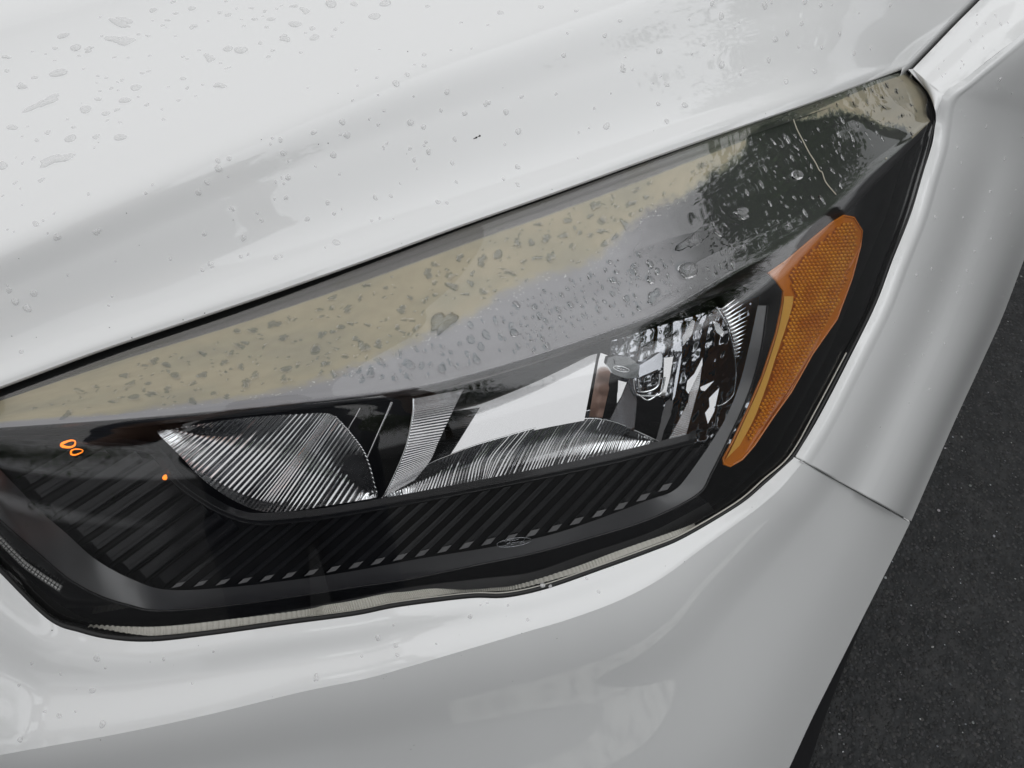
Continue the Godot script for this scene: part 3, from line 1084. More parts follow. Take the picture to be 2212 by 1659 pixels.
	for i in 25:
		var d := (rx[i + 1] - rx[i])
		var nrm := Vector2(d.y, -d.x).normalized()
		for s in 2:
			var o := rx[i] + nrm * (s * 8.0 - 4.0)
			var q4 := [o, o + d * 0.86, o + d * 0.86 + nrm * 7.0, o + nrm * 7.0]
			var ap: Vector2 = (q4[0] + q4[2]) / 2
			var apex := lensp(ap.x, ap.y, 0.0025)
			for k in 4:
				var a: Vector2 = q4[k]
				var b: Vector2 = q4[(k + 1) % 4]
				mb.tri(apex, lensp(a.x, a.y, 0.0045), lensp(b.x, b.y, 0.0045), CAM - apex)
	put("reflex_strip", mb.mesh(), M.clear_prism, lamp, "strip of tiny clear prisms at the lower left", "stuff")

	# glowing amber rings and a dot standing in for reflections of the turn signal
	for g in [[149, 959, 15, 7, 0.0008], [165, 976, 13, 6, 0.0005], [357, 1031, 2.5, 3.5, 0.0009]]:
		mb = Mb.new()
		for half in [1.0, -1.0]:
			var path := PackedVector3Array()
			for i in 14:
				var an: float = PI * 0.9 + half * PI * i / 13.0
				var wob := 1.0 + 0.09 * sin(an * 3.0 + g[0])
				path.append(lensp(g[0] + g[2] * wob * cos(an), g[1] + g[3] * wob * sin(an) - g[2] * 0.15 * cos(an), 0.019))
			mb.tube(path, g[4], 8, 0.4)
		put("turn_signal_reflection", mb.mesh(), M.glow_amber, lamp, "small glowing amber ring, painted reflection of the turn signal")
	for g in [[157, 967], [357, 1031]]:
		var ol := OmniLight3D.new()
		ol.name = "added_glow_light"  # light added at the glowing reflections
		ol.light_color = Color(1.0, 0.42, 0.06)
		ol.light_energy = 0.000015
		ol.light_size = 0.004
		ol.omni_range = 1.0
		ol.omni_attenuation = 2.0
		ol.shadow_enabled = true
		lamp.add_child(ol, true)
		ol.position = lensp(g[0], g[1], 0.016)

	# maker's oval on the lower ledge
	mb = Mb.new()
	var oc := Vector2(1110, 1171.5)
	var ex := Vector2(37, -5.6)
	var ey := Vector2(1.4, 8.6)
	var oval := PackedVector3Array()
	for i in 41:
		var an := TAU * i / 40.0
		var q := oc + ex * cos(an) + ey * sin(an)
		oval.append(lensp(q.x, q.y, 0.0185))
	mb.tube(oval, 0.00022, 5)
	for l in [[-0.62, 0.1, -0.6, 0.45, -0.45, 0.5, -0.3, 0.0, -0.15, -0.5], [-0.5, -0.25, -0.35, -0.62, -0.1, -0.62, 0.1, -0.5, 0.3, -0.66], [-0.42, 0.08, -0.2, 0.0],
			[-0.12, 0.05, -0.22, 0.3, -0.14, 0.48, 0.0, 0.3, 0.02, 0.05, -0.1, 0.02], [0.02, 0.05, 0.14, 0.1, 0.06, 0.5], [0.12, 0.2, 0.2, 0.0, 0.28, 0.08],
			[0.5, 0.08, 0.36, 0.12, 0.3, 0.42, 0.42, 0.45, 0.52, 0.2, 0.66, -0.55], [0.55, 0.1, 0.5, 0.45, 0.64, 0.35]]:
		var st := PackedVector3Array()
		for q in px(l):
			var w := oc + ex * q.x + ey * q.y
			st.append(lensp(w.x, w.y, 0.0185))
		mb.tube(spline(st, 12), 0.00019, 5)
	put("emblem", mb.mesh(), M.dark_chrome, lamp, "small oval script emblem on the black ledge")

# ---------------------------------------------------------------- ground and what stands round the car
func ground() -> void:
	var m := mat("asphalt", Color(1, 1, 1), 0.75, 0.0, 0.45)
	m.albedo_texture = noise_tex(3, 0.02, [[0.0, 0.45, 1.0], [Color(0.105, 0.11, 0.115), Color(0.15, 0.155, 0.16), Color(0.21, 0.21, 0.21)]])
	m.uv1_triplanar = true
	m.uv1_world_triplanar = true
	m.uv1_scale = Vector3(1.7, 1.7, 1.7)
	m.heightmap_enabled = true
	m.heightmap_texture = noise_tex(9, 0.05, [], 512)
	m.heightmap_scale = 0.4
	var pm := PlaneMesh.new()
	pm.size = Vector2(160, 160)
	var g := put("asphalt_ground", pm, m, self, "dark asphalt with pale stone chips beside the car", "structure")
	g.set_meta("category", "asphalt")
	var lm := mat("line_paint", Color(0.48, 0.48, 0.465), 0.7)
	lm.albedo_texture = noise_tex(14, 0.03, [[0.0, 0.35, 0.5, 1.0], [Color(0.25, 0.25, 0.25), Color(0.75, 0.75, 0.74), Color(0.9, 0.9, 0.88), Color(1, 1, 0.98)]], 256)
	lm.uv1_triplanar = true
	lm.uv1_world_triplanar = true
	lm.uv1_scale = Vector3(3, 3, 3)
	var bm := BoxMesh.new()
	bm.size = Vector3(0.95, 0.003, 0.065)
	var ln := put("painted_line", bm, lm, self, "worn white painted line on the asphalt, mirrored as a pale streak in the bumper", "structure")
	ln.set_meta("category", "road marking")
	ln.transform = Transform3D(Basis(Vector3.UP, atan2(0.42, 0.70)), Vector3(0.56, 0.0055, 0.335))
	# aggregate: dark stones everywhere, pale chips scattered between them
	var st := SurfaceTool.new()
	st.begin(Mesh.PRIMITIVE_TRIANGLES)
	var pts := [Vector3(1, 0, 0.2), Vector3(0.3, 0.1, 0.9), Vector3(-0.7, 0, 0.7), Vector3(-1, 0.05, -0.2), Vector3(-0.3, 0, -1), Vector3(0.7, 0.05, -0.7)]
	for i in 6:
		for q in [pts[i], pts[(i + 1) % 6], Vector3(0.1, 0.75, 0)]:
			st.add_vertex(q)
	st.generate_normals()
	var stone := st.commit()
	var sm := mat("stone", Color(1, 1, 1), 0.7)
	sm.vertex_color_use_as_albedo = true
	for kind in 2:
		var mm := MultiMesh.new()
		mm.transform_format = MultiMesh.TRANSFORM_3D
		mm.use_colors = true
		mm.mesh = stone
		var n: int = 110000 if kind == 0 else 4200
		mm.instance_count = n
		for i in n:
			var close := rng.randf() < 0.75
			var x := rng.randf_range(0.25, 1.6) if close else rng.randf_range(-0.3, 2.8)
			var z := rng.randf_range(-1.7, 0.5) if close else rng.randf_range(-2.8, 1.6)
			var r: float = rng.randf_range(0.0014, 0.0036) if kind == 0 else rng.randf_range(0.0006, 0.0018) * (1.9 if rng.randf() < 0.12 else 1.0)
			var b := Basis(Vector3.UP, rng.randf() * TAU).scaled_local(Vector3(r, r * rng.randf_range(0.4, 0.9), r * rng.randf_range(0.6, 1.1)))
			mm.set_instance_transform(i, Transform3D(b, Vector3(x, 0.0002 if kind == 0 else 0.0009, z)))
			var c := 0.007 + 0.034 * pow(rng.randf(), 2.0)
			if kind == 1:
				c = 0.05 + 0.33 * pow(rng.randf(), 2.2)
			mm.set_instance_color(i, Color(c * rng.randf_range(0.92, 1.06), c, c * rng.randf_range(0.94, 1.12)))
		var o := MultiMeshInstance3D.new()
		o.name = "asphalt_aggregate" if kind == 0 else "stone_chips"
		o.multimesh = mm
		o.material_override = sm
		add_child(o, true)
		o.set_meta("label", "dark stones of the asphalt surface" if kind == 0 else "tiny pale stone chips strewn in the dark asphalt")
		o.set_meta("category", "gravel")
		o.set_meta("kind", "stuff")

func tree(label: String, az: float, dist: float, height: float, wide: float, tint: float, seed_: int) -> void:
	var rr := RandomNumberGenerator.new()
	rr.seed = seed_
	var o := Node3D.new()
	o.name = numbered("leafy_tree", self)
	var a := deg_to_rad(az)
	o.position = Vector3(0.2 + sin(a) * dist, 0, -0.1 + cos(a) * dist)
	add_child(o)
	o.set_meta("label", label)
	o.set_meta("category", "tree")
	o.set_meta("group", "trees mirrored in the headlight lens")
	var mb := Mb.new()
	var top := Vector3(rr.randf_range(-0.3, 0.3), height * 0.75, rr.randf_range(-0.3, 0.3))
	mb.tube(spline(PackedVector3Array([Vector3(0, -0.1, 0), Vector3(0.1, height * 0.3, 0.05), top]), 8), height * 0.025, 8, 0.3)
	var clumps := []
	for i in 34:
		var d := Vector3(rr.randfn(), rr.randfn() * 0.8, rr.randfn()).normalized() * pow(rr.randf(), 0.4)
		var c := Vector3(d.x * wide, height * 0.62 + d.y * height * 0.36, d.z * wide)
		clumps.append([c, rr.randf_range(0.28, 0.5) * wide * 0.6])
		if i < 9:
			mb.tube(PackedVector3Array([Vector3(0, height * rr.randf_range(0.25, 0.5), 0), c * Vector3(0.5, 0.85, 0.5), c]), height * 0.008, 5, 0.3)
	put("trunk", mb.mesh(), M.bark, o)
	var st := SurfaceTool.new()
	st.begin(Mesh.PRIMITIVE_TRIANGLES)
	for q in [Vector3(0, 0, -1), Vector3(0.45, 0.08, 0), Vector3(-0.45, 0.08, 0), Vector3(0.45, 0.08, 0), Vector3(0, 0, 1), Vector3(-0.45, 0.08, 0)]:
		st.add_vertex(q)
	st.generate_normals()
	var mm := MultiMesh.new()
	mm.transform_format = MultiMesh.TRANSFORM_3D
	mm.use_colors = true
	mm.mesh = st.commit()
	mm.instance_count = 12000
	for i in 12000:
		var c: Array = clumps[rr.randi() % clumps.size()]
		var d: Vector3 = Vector3(rr.randfn(), rr.randfn() * 0.7, rr.randfn()) * float(c[1]) * 0.75
		var b := Basis.from_euler(Vector3(rr.randf_range(-1, 1), rr.randf() * TAU, rr.randf_range(-1, 1))) * rr.randf_range(0.07, 0.15)
		mm.set_instance_transform(i, Transform3D(b, c[0] + d))
		var k := rr.randf_range(0.6, 1.4) * tint
		mm.set_instance_color(i, Color(0.10 * k, 0.175 * k, 0.045 * k))
	var cr := MultiMeshInstance3D.new()
	cr.name = "crown"
	cr.multimesh = mm
	cr.material_override = M.leaf
	o.add_child(cr, true)
	cr.set_meta("kind", "stuff")

func surroundings() -> void:
	mat("bark", Color(0.09, 0.075, 0.06), 0.9)
	var leaf := mat("leaf", Color(1, 1, 1), 0.6)
	leaf.vertex_color_use_as_albedo = true
	leaf.backlight_enabled = true
	leaf.backlight = Color(0.25, 0.35, 0.1)
	tree("tall leafy tree mirrored dark green in the lens's outer end", 102, 9.0, 8.4, 2.75, 1.05, 11)
	tree("broad tree mirrored near the very tip of the lens", 122, 10.0, 8.0, 3.0, 0.9, 12)
	tree("lower tree mirrored beside the tall one, towards the car's front", 76, 13.0, 6.4, 3.2, 1.0, 13)
	tree("unseen tree added in front of the car to darken the horizon in the bumper", 30, 15.0, 6.5, 3.6, 0.9, 14)  # added, with the next two, to darken the horizon the bumper mirrors
	tree("unseen tree added ahead of the grille side to darken the horizon in the bumper", -18, 16.0, 6.8, 3.8, 1.0, 15)
	tree("unseen tree added beyond the other side of the car to darken the horizon", -62, 14.0, 6.5, 3.4, 0.9, 16)
	tree("tree behind the fender, mirrored at the lens edge", 146, 12.0, 8.2, 3.4, 0.9, 17)

# ---------------------------------------------------------------- the person with the phone, who shows only in the reflections
func skin_of(bones: Array, cell: float, blend: float) -> ArrayMesh:     # tapered capsules joined smoothly, meshed as surface nets
	var lo := Vector3.ONE * 1e9
	var hi := -lo
	for b in bones:
		var r := maxf(b[2], b[3]) + blend + cell * 2
		lo = lo.min(b[0] - Vector3.ONE * r).min(b[1] - Vector3.ONE * r)
		hi = hi.max(b[0] + Vector3.ONE * r).max(b[1] + Vector3.ONE * r)
	var n := Vector3i(((hi - lo) / cell).ceil()) + Vector3i.ONE
	var f := PackedFloat32Array()
	f.resize(n.x * n.y * n.z)
	f.fill(1.0)
	for b in bones:
		var a: Vector3 = b[0]
		var ab: Vector3 = b[1] - a
		var l2 := maxf(ab.length_squared(), 1e-9)
		var r := maxf(b[2], b[3]) + blend * 2 + cell
		var i0 := Vector3i(((a.min(b[1]) - Vector3.ONE * r - lo) / cell).floor()).clamp(Vector3i.ZERO, n - Vector3i.ONE)
		var i1 := Vector3i(((a.max(b[1]) + Vector3.ONE * r - lo) / cell).ceil()).clamp(Vector3i.ZERO, n - Vector3i.ONE)
		for z in range(i0.z, i1.z + 1):
			for y in range(i0.y, i1.y + 1):
				for x in range(i0.x, i1.x + 1):
					var p := lo + Vector3(x, y, z) * cell
					var h := clampf((p - a).dot(ab) / l2, 0, 1)
					var d: float = p.distance_to(a + ab * h) - lerpf(b[2], b[3], h)
					var k := (z * n.y + y) * n.x + x
					var e := clampf(0.5 + 0.5 * (f[k] - d) / blend, 0, 1)
					f[k] = lerpf(f[k], d, e) - blend * e * (1 - e) if f[k] < 0.9 else d
	var id := {}
	var verts := PackedVector3Array()
	var st := SurfaceTool.new()
	st.begin(Mesh.PRIMITIVE_TRIANGLES)
	st.set_smooth_group(0)
	var sy := n.x
	var sz := n.x * n.y
	for z in n.z - 1:
		for y in n.y - 1:
			for x in n.x - 1:
				var k := z * sz + y * sy + x
				var neg := 0
				for c in 8:
					if f[k + (c & 1) + ((c >> 1) & 1) * sy + (c >> 2) * sz] < 0:
						neg += 1
				if neg == 0 or neg == 8:
					continue
				var sum := Vector3.ZERO
				var m := 0
				for c in 8:
					for ax in 3:
						if c & (1 << ax):
							continue
						var c2 := c | (1 << ax)
						var va := f[k + (c & 1) + ((c >> 1) & 1) * sy + (c >> 2) * sz]
						var vb := f[k + (c2 & 1) + ((c2 >> 1) & 1) * sy + (c2 >> 2) * sz]
						if (va < 0) != (vb < 0):
							var pa := Vector3(c & 1, (c >> 1) & 1, c >> 2)
							var pb := Vector3(c2 & 1, (c2 >> 1) & 1, c2 >> 2)
							sum += pa.lerp(pb, va / (va - vb))
							m += 1
				id[k] = verts.size()
				verts.append(lo + (Vector3(x, y, z) + sum / m) * cell)
	for v in verts:
		st.add_vertex(v)
	for k in id:
		var steps := [1, sy, sz]
		for ax in 3:
			var s0: int = steps[ax]
			var s1: int = steps[(ax + 1) % 3]
			var s2: int = steps[(ax + 2) % 3]
			if k + s0 >= f.size() or (f[k] < 0) == (f[k + s0] < 0):
				continue
			if not (id.has(k - s1) and id.has(k - s2) and id.has(k - s1 - s2)):
				continue
			var q := [id[k], id[k - s1], id[k - s1 - s2], id[k - s2]]
			for o in ([0, 2, 1, 0, 3, 2] if f[k] < 0 else [0, 1, 2, 0, 2, 3]):
				st.add_index(q[o])
	st.generate_normals()
	return st.commit()

func photographer() -> void:
	mat("skin", Color(0.40, 0.24, 0.18), 0.5)
	mat("shirt", Color(0.13, 0.145, 0.18), 0.8)
	mat("trousers", Color(0.05, 0.055, 0.07), 0.8)
	mat("hair", Color(0.03, 0.022, 0.016), 0.6)
	mat("phone_case", Color(0.02, 0.03, 0.06), 0.4)
	var o := Node3D.new()
	o.name = "person"
	add_child(o)
	o.set_meta("label", "person in dark clothes holding up a phone, mirrored in the chrome reflector")
	o.set_meta("category", "person")
	var c := CAM + basis_cam * Vector3(0.045, -0.012, 0.020)      # middle of the phone, behind the camera
	var at := func(x: float, y: float, z: float) -> Vector3: return c + basis_cam * Vector3(x, y, z)
	var mb := Mb.new()
	var box := func(hx: float, hy: float, z: float) -> PackedVector3Array:
		var r := PackedVector3Array()
		for i in 24:
			var an := TAU * i / 24.0
			r.append(at.call(signf(cos(an)) * pow(absf(cos(an)), 0.3) * hx, signf(sin(an)) * pow(absf(sin(an)), 0.3) * hy, z))
		return r
	mb.solid(box.call(0.077, 0.037, -0.0045), box.call(0.077, 0.037, 0.0045))
	var ph := put("phone", mb.mesh(), M.phone_case, self, "dark blue phone held up over the lamp, mirrored in the chrome")
	ph.set_meta("category", "phone")
	var bones := []
	var neck := Vector3(0.04, 1.44, 0.66)
	var head := Vector3(0.04, 1.56, 0.60)
	var chest := Vector3(0.03, 1.24, 0.72)
	bones.append([neck + Vector3(0, -0.06, 0.03), head + Vector3(0, -0.05, 0.02), 0.055, 0.052])
	bones.append([head + Vector3(0, 0.03, 0.02), head + Vector3(0, -0.02, 0.0), 0.088, 0.082])
	bones.append([head + Vector3(0, -0.05, -0.03), head + Vector3(0, -0.09, -0.045), 0.05, 0.034])
	bones.append([head + Vector3(0, 0.0, -0.083), head + Vector3(0, -0.028, -0.098), 0.009, 0.013])
	for s in [-1.0, 1.0]:
		bones.append([head + Vector3(s * 0.083, -0.01, 0.02), head + Vector3(s * 0.085, -0.035, 0.02), 0.014, 0.010])
	var fine := []
	for s in [-1.0, 1.0]:
		var wrist: Vector3 = at.call(s * 0.122, -0.055, 0.055)
		var palm: Vector3 = at.call(s * 0.105, -0.012, 0.022)
		var elbow := Vector3(0.045 + s * 0.27, 1.08, 0.66)
		bones.append([elbow, wrist, 0.043, 0.027])
		fine.append([wrist.lerp(elbow, 0.2), wrist, 0.031, 0.027])
		fine.append([wrist, palm, 0.026, 0.024])
		for i in 4:
			var y := 0.030 - i * 0.019
			var l: float = [0.92, 1.0, 0.95, 0.78][i]
			var k0: Vector3 = at.call(s * 0.098, y, 0.014)
			var k1: Vector3 = at.call(s * 0.092, y - 0.002, -0.010)
			var k2: Vector3 = at.call(s * (0.092 - 0.024 * l), y - 0.004, -0.0165)
			var k3: Vector3 = at.call(s * (0.092 - 0.040 * l), y - 0.006, -0.0145)
			fine.append([palm, k0, 0.019, 0.0105])
			fine.append([k0, k1, 0.0100, 0.0092])
			fine.append([k1, k2, 0.0090, 0.0082])
			fine.append([k2, k3, 0.0080, 0.0070])
		var t0: Vector3 = at.call(s * 0.100, -0.030, 0.030)
		var t1: Vector3 = at.call(s * 0.078, -0.022, 0.026)
		fine.append([palm, t0, 0.018, 0.012])
		fine.append([t0, t1, 0.0115, 0.0100])
		fine.append([t1, at.call(s * 0.052, -0.010, 0.0150), 0.0100, 0.0080])
	var st := SurfaceTool.new()
	st.append_from(skin_of(bones, 0.012, 0.02), 0, Transform3D())
	st.append_from(skin_of(fine.slice(0, fine.size() / 2), 0.004, 0.004), 0, Transform3D())
	st.append_from(skin_of(fine.slice(fine.size() / 2), 0.004, 0.004), 0, Transform3D())
	put("body", st.commit(), M.skin, o)
	var cloth := [[chest + Vector3(0, 0.12, -0.03), chest + Vector3(0, -0.12, 0.04), 0.125, 0.12], [chest + Vector3(-0.15, 0.13, -0.03), chest + Vector3(0.15, 0.13, -0.03), 0.075, 0.075],
		[chest + Vector3(-0.06, -0.12, 0.04), chest + Vector3(0.06, -0.30, 0.08), 0.11, 0.125], [chest + Vector3(0.06, -0.12, 0.04), chest + Vector3(-0.06, -0.30, 0.08), 0.11, 0.125], [chest + Vector3(0, 0.12, -0.03), neck + Vector3(0, -0.035, 0.02), 0.09, 0.062]]
	for s in [-1.0, 1.0]:
		cloth.append([chest + Vector3(s * 0.18, 0.12, -0.03), Vector3(0.045 + s * 0.265, 1.10, 0.67), 0.066, 0.054])
	put("shirt", skin_of(cloth, 0.02, 0.04), M.shirt, o)
	var legs := []
	for s in [-1.0, 1.0]:
		var hip := Vector3(0.03 + s * 0.085, 0.92, 0.80)
		var knee := Vector3(0.03 + s * 0.10, 0.50, 0.77)
		var ankle := Vector3(0.03 + s * 0.11, 0.10, 0.83)
		legs.append([hip, knee, 0.098, 0.066])
		legs.append([knee, ankle, 0.064, 0.05])
		legs.append([ankle + Vector3(0, -0.05, 0.02), ankle + Vector3(s * 0.02, -0.066, -0.15), 0.042, 0.032])
	legs.append([Vector3(-0.05, 0.94, 0.80), Vector3(0.11, 0.94, 0.80), 0.115, 0.115])
	put("trousers", skin_of(legs, 0.02, 0.03), M.trousers, o)
	put("hair", skin_of([[head + Vector3(0, 0.055, 0.035), head + Vector3(0, 0.0, 0.062), 0.085, 0.078], [head + Vector3(-0.03, 0.065, -0.02), head + Vector3(0.03, 0.065, -0.02), 0.062, 0.062]], 0.012, 0.02), M.hair, o)
	for s in [-1.0, 1.0]:
		mb = Mb.new()
		var e: Vector3 = head + Vector3(s * 0.032, 0.0, -0.076)
		mb.tube(PackedVector3Array([e + Vector3(-0.010, 0, 0), e + Vector3(0, 0.001, -0.004), e + Vector3(0.010, 0, 0)]), 0.005, 8)
		put("eye", mb.mesh(), M.hair, o)
	mb = Mb.new()
	mb.tube(PackedVector3Array([head + Vector3(-0.022, -0.062, -0.082), head + Vector3(0, -0.064, -0.090), head + Vector3(0.022, -0.062, -0.082)]), 0.003, 6)
	put("mouth", mb.mesh(), M.skin, o)

# ---------------------------------------------------------------- the worn coating inside the lens surface, with painted reflections
var hand_at := CAM + basis_cam * Vector3(-0.055, 0.0, 0.02)
var marks := []      # wet marks in the coating: [position, e1, e2, a, b, variant]

func st_of(u: float, v: float) -> Vector2:
	var k := near(lens, u, v)
	return Vector2(float(k % lens.a) / (lens.a - 1), float(k / lens.a) / (lens.b - 1))

func outline_r(variant: int, an: float) -> float:
	var h := variant * 1.7
	if variant < 5:
		return 1.0 + 0.10 * cos(2 * an + h) + 0.06 * cos(3 * an + h * 2.1)
	return 1.0 + 0.30 * cos(2 * an + h) + 0.20 * cos(3 * an + h * 2.3) + 0.13 * cos(5 * an + h * 0.7) + 0.08 * cos(7 * an + h * 3.1)

const FILM_T := 0.535

func film() -> void:
	drop_places()
	var w := 1600
	var h := 360
	var edge := px([-150, 930, 0, 912, 250, 893, 347, 880, 486, 870, 531, 862, 620, 846, 704, 823, 746, 800, 935, 726, 1019, 683, 1060, 662, 1088, 637, 1189, 595, 1240, 578, 1303, 557, 1334, 526, 1355, 501, 1407, 462, 1480, 426, 1538, 379, 1575, 361, 1615, 324, 1620, 292, 1662, 270, 1771, 255, 1818, 244, 1873, 255, 1909, 273, 1953, 278, 1971, 292])
	var tb := PackedFloat32Array()
	tb.resize(w)
	tb.fill(-1.0)
	var last := Vector2(0, 0.42)
	for q in edge:
		var s := st_of(q.x, q.y)
		if s.x > last.x:
			for i in range(int(last.x * w), int(s.x * w) + 1):
				if i < w:
					tb[i] = lerpf(last.y, s.y, clampf((float(i) / w - last.x) / maxf(s.x - last.x, 1e-5), 0, 1))
			last = s
	for i in range(int(last.x * w), w):
		tb[i] = FILM_T
	var n1 := FastNoiseLite.new()
	n1.seed = 21
	n1.frequency = 0.05
	n1.fractal_octaves = 4
	var n2 := FastNoiseLite.new()
	n2.seed = 22
	n2.frequency = 0.012
	n2.fractal_octaves = 3
	var img := Image.create(w, h, false, Image.FORMAT_RGBA8)
	for j in h:
		var t := FILM_T * (j + 0.5) / h
		for i in w:
			var s := (i + 0.5) / w
			var b := tb[i]
			var na := n1.get_noise_2d(i, j)
			var nb := n2.get_noise_2d(i * 0.6, j)
			var d := b + na * 0.012 * (1.0 + 1.0 * smoothstep(0.55, 0.8, s)) - t + 0.006
			var worn := smoothstep(-0.008, 0.034, d)
			var grey := (0.51 + 0.05 * nb) * (1.0 - smoothstep(0.50, 0.60, s + nb * 0.03)) * (1.0 - smoothstep(0.455, 0.50, t + na * 0.01))  # painted grey stands in for the sky reflected in the bare lens
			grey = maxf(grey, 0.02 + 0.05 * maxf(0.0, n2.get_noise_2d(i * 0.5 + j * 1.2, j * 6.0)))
			var tree_sheen := smoothstep(0.56, 0.66, s)  # where trees are mirrored: green-grey is painted in to tint that reflection
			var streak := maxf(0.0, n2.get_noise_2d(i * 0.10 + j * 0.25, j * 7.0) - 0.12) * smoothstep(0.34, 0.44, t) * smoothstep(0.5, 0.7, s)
			grey = maxf(grey, maxf(0.065 * tree_sheen, streak * 0.75))
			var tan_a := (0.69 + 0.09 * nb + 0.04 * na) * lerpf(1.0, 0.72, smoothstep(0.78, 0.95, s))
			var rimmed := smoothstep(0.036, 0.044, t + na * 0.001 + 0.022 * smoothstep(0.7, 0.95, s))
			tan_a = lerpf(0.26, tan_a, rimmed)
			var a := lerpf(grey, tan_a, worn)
			var c := Color(0.585, 0.58, 0.60).lerp(Color(0.40, 0.47, 0.38), tree_sheen).lerp(Color(0.54, 0.485, 0.345), worn * lerpf(0.3, 1.0, rimmed))
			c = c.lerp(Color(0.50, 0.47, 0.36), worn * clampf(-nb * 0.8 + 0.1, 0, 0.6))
			if absf(d) < 0.012 and s > 0.12 and s < 0.62 and rng.randf() < 0.012:
				c = Color(0.9, 0.9, 0.85)
				a = 0.95
			c = c.linear_to_srgb()
			c.a = a
			img.set_pixel(i, j, c)
	for m in marks:      # where water lies on the coating it turns clear
		var q := st_of(m[6].x, m[6].y)
		var du := (lens.at(q.x + 0.004, q.y) - lens.at(q.x - 0.004, q.y)) / (0.008 * w)
		var dv := (lens.at(q.x, q.y + 0.01) - lens.at(q.x, q.y - 0.01)) / (0.02 * h / FILM_T)
		var rad: float = maxf(m[3], m[4]) * 1.7
		var ri := int(rad / maxf(du.length(), 1e-6)) + 1
		var rj := int(rad / maxf(dv.length(), 1e-6)) + 1
		for j in range(-rj, rj + 1):
			for i in range(-ri, ri + 1):
				var x := int(q.x * w) + i
				var y := int(q.y / FILM_T * h) + j
				if x < 0 or y < 0 or x >= w or y >= h:
					continue
				var p := du * i + dv * j
				var ea: float = p.dot(m[1]) / m[3]
				var eb: float = p.dot(m[2]) / m[4]
				var r := sqrt(ea * ea + eb * eb)
				var lim := outline_r(m[5], atan2(eb, ea))
				if r < lim * 1.04:
					var c := img.get_pixel(x, y)
					if c.a > 0.15 and c.a < 0.9:
						var f := clampf((lim * 1.04 - r) / 0.12, 0, 1)
						c.a = lerpf(c.a, c.a * (0.80 if m[7] else 0.90), f)
						c = Color(lerpf(c.r, c.r * 0.92, f), lerpf(c.g, c.g * 0.95, f), lerpf(c.b, c.b * 0.96, f), c.a)
						img.set_pixel(x, y, c)
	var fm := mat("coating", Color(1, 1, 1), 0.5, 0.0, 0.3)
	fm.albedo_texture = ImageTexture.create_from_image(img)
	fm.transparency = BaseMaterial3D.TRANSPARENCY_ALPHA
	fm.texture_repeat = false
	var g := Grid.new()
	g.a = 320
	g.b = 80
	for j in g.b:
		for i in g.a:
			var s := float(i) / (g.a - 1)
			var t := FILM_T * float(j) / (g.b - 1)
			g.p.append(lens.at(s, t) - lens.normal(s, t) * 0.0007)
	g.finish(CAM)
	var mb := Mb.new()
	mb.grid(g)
	put("worn_coating_with_sheen", mb.mesh(), fm, lamp, "yellowed, peeling clear coat on the top of the lens, sky and tree reflections painted in")

# ---------------------------------------------------------------- rain
var places := []     # [surface, u, v, a px, b px, height share, variant, where]

func scatter(g: Grid, poly: Array, n: int, small: float, big: float, power: float, stretch: Vector2, tall: Vector2, irregular: float, where: String) -> void:
	var p := px(poly)
	var box := Rect2(p[0], Vector2.ZERO)
	for q in p:
		box = box.expand(q)
	var k := 0
	var tries := 0
	while k < n and tries < n * 30:
		tries += 1
		var q := Vector2(rng.randf_range(box.position.x, box.end.x), rng.randf_range(box.position.y, box.end.y))
		if not Geometry2D.is_point_in_polygon(q, p):
			continue
		var r := lerpf(small, big, pow(rng.randf(), power))
		var free := true
		for o in places:
			if Vector2(o[1], o[2]).distance_to(q) < (o[3] + r) * 1.15:
				free = false
				break
		if not free:
			continue
		k += 1
		places.append([g, q.x, q.y, r, r * rng.randf_range(stretch.x, stretch.y), rng.randf_range(tall.x, tall.y), 5 + rng.randi() % 7 if rng.randf() < irregular else rng.randi() % 5, where, ""])

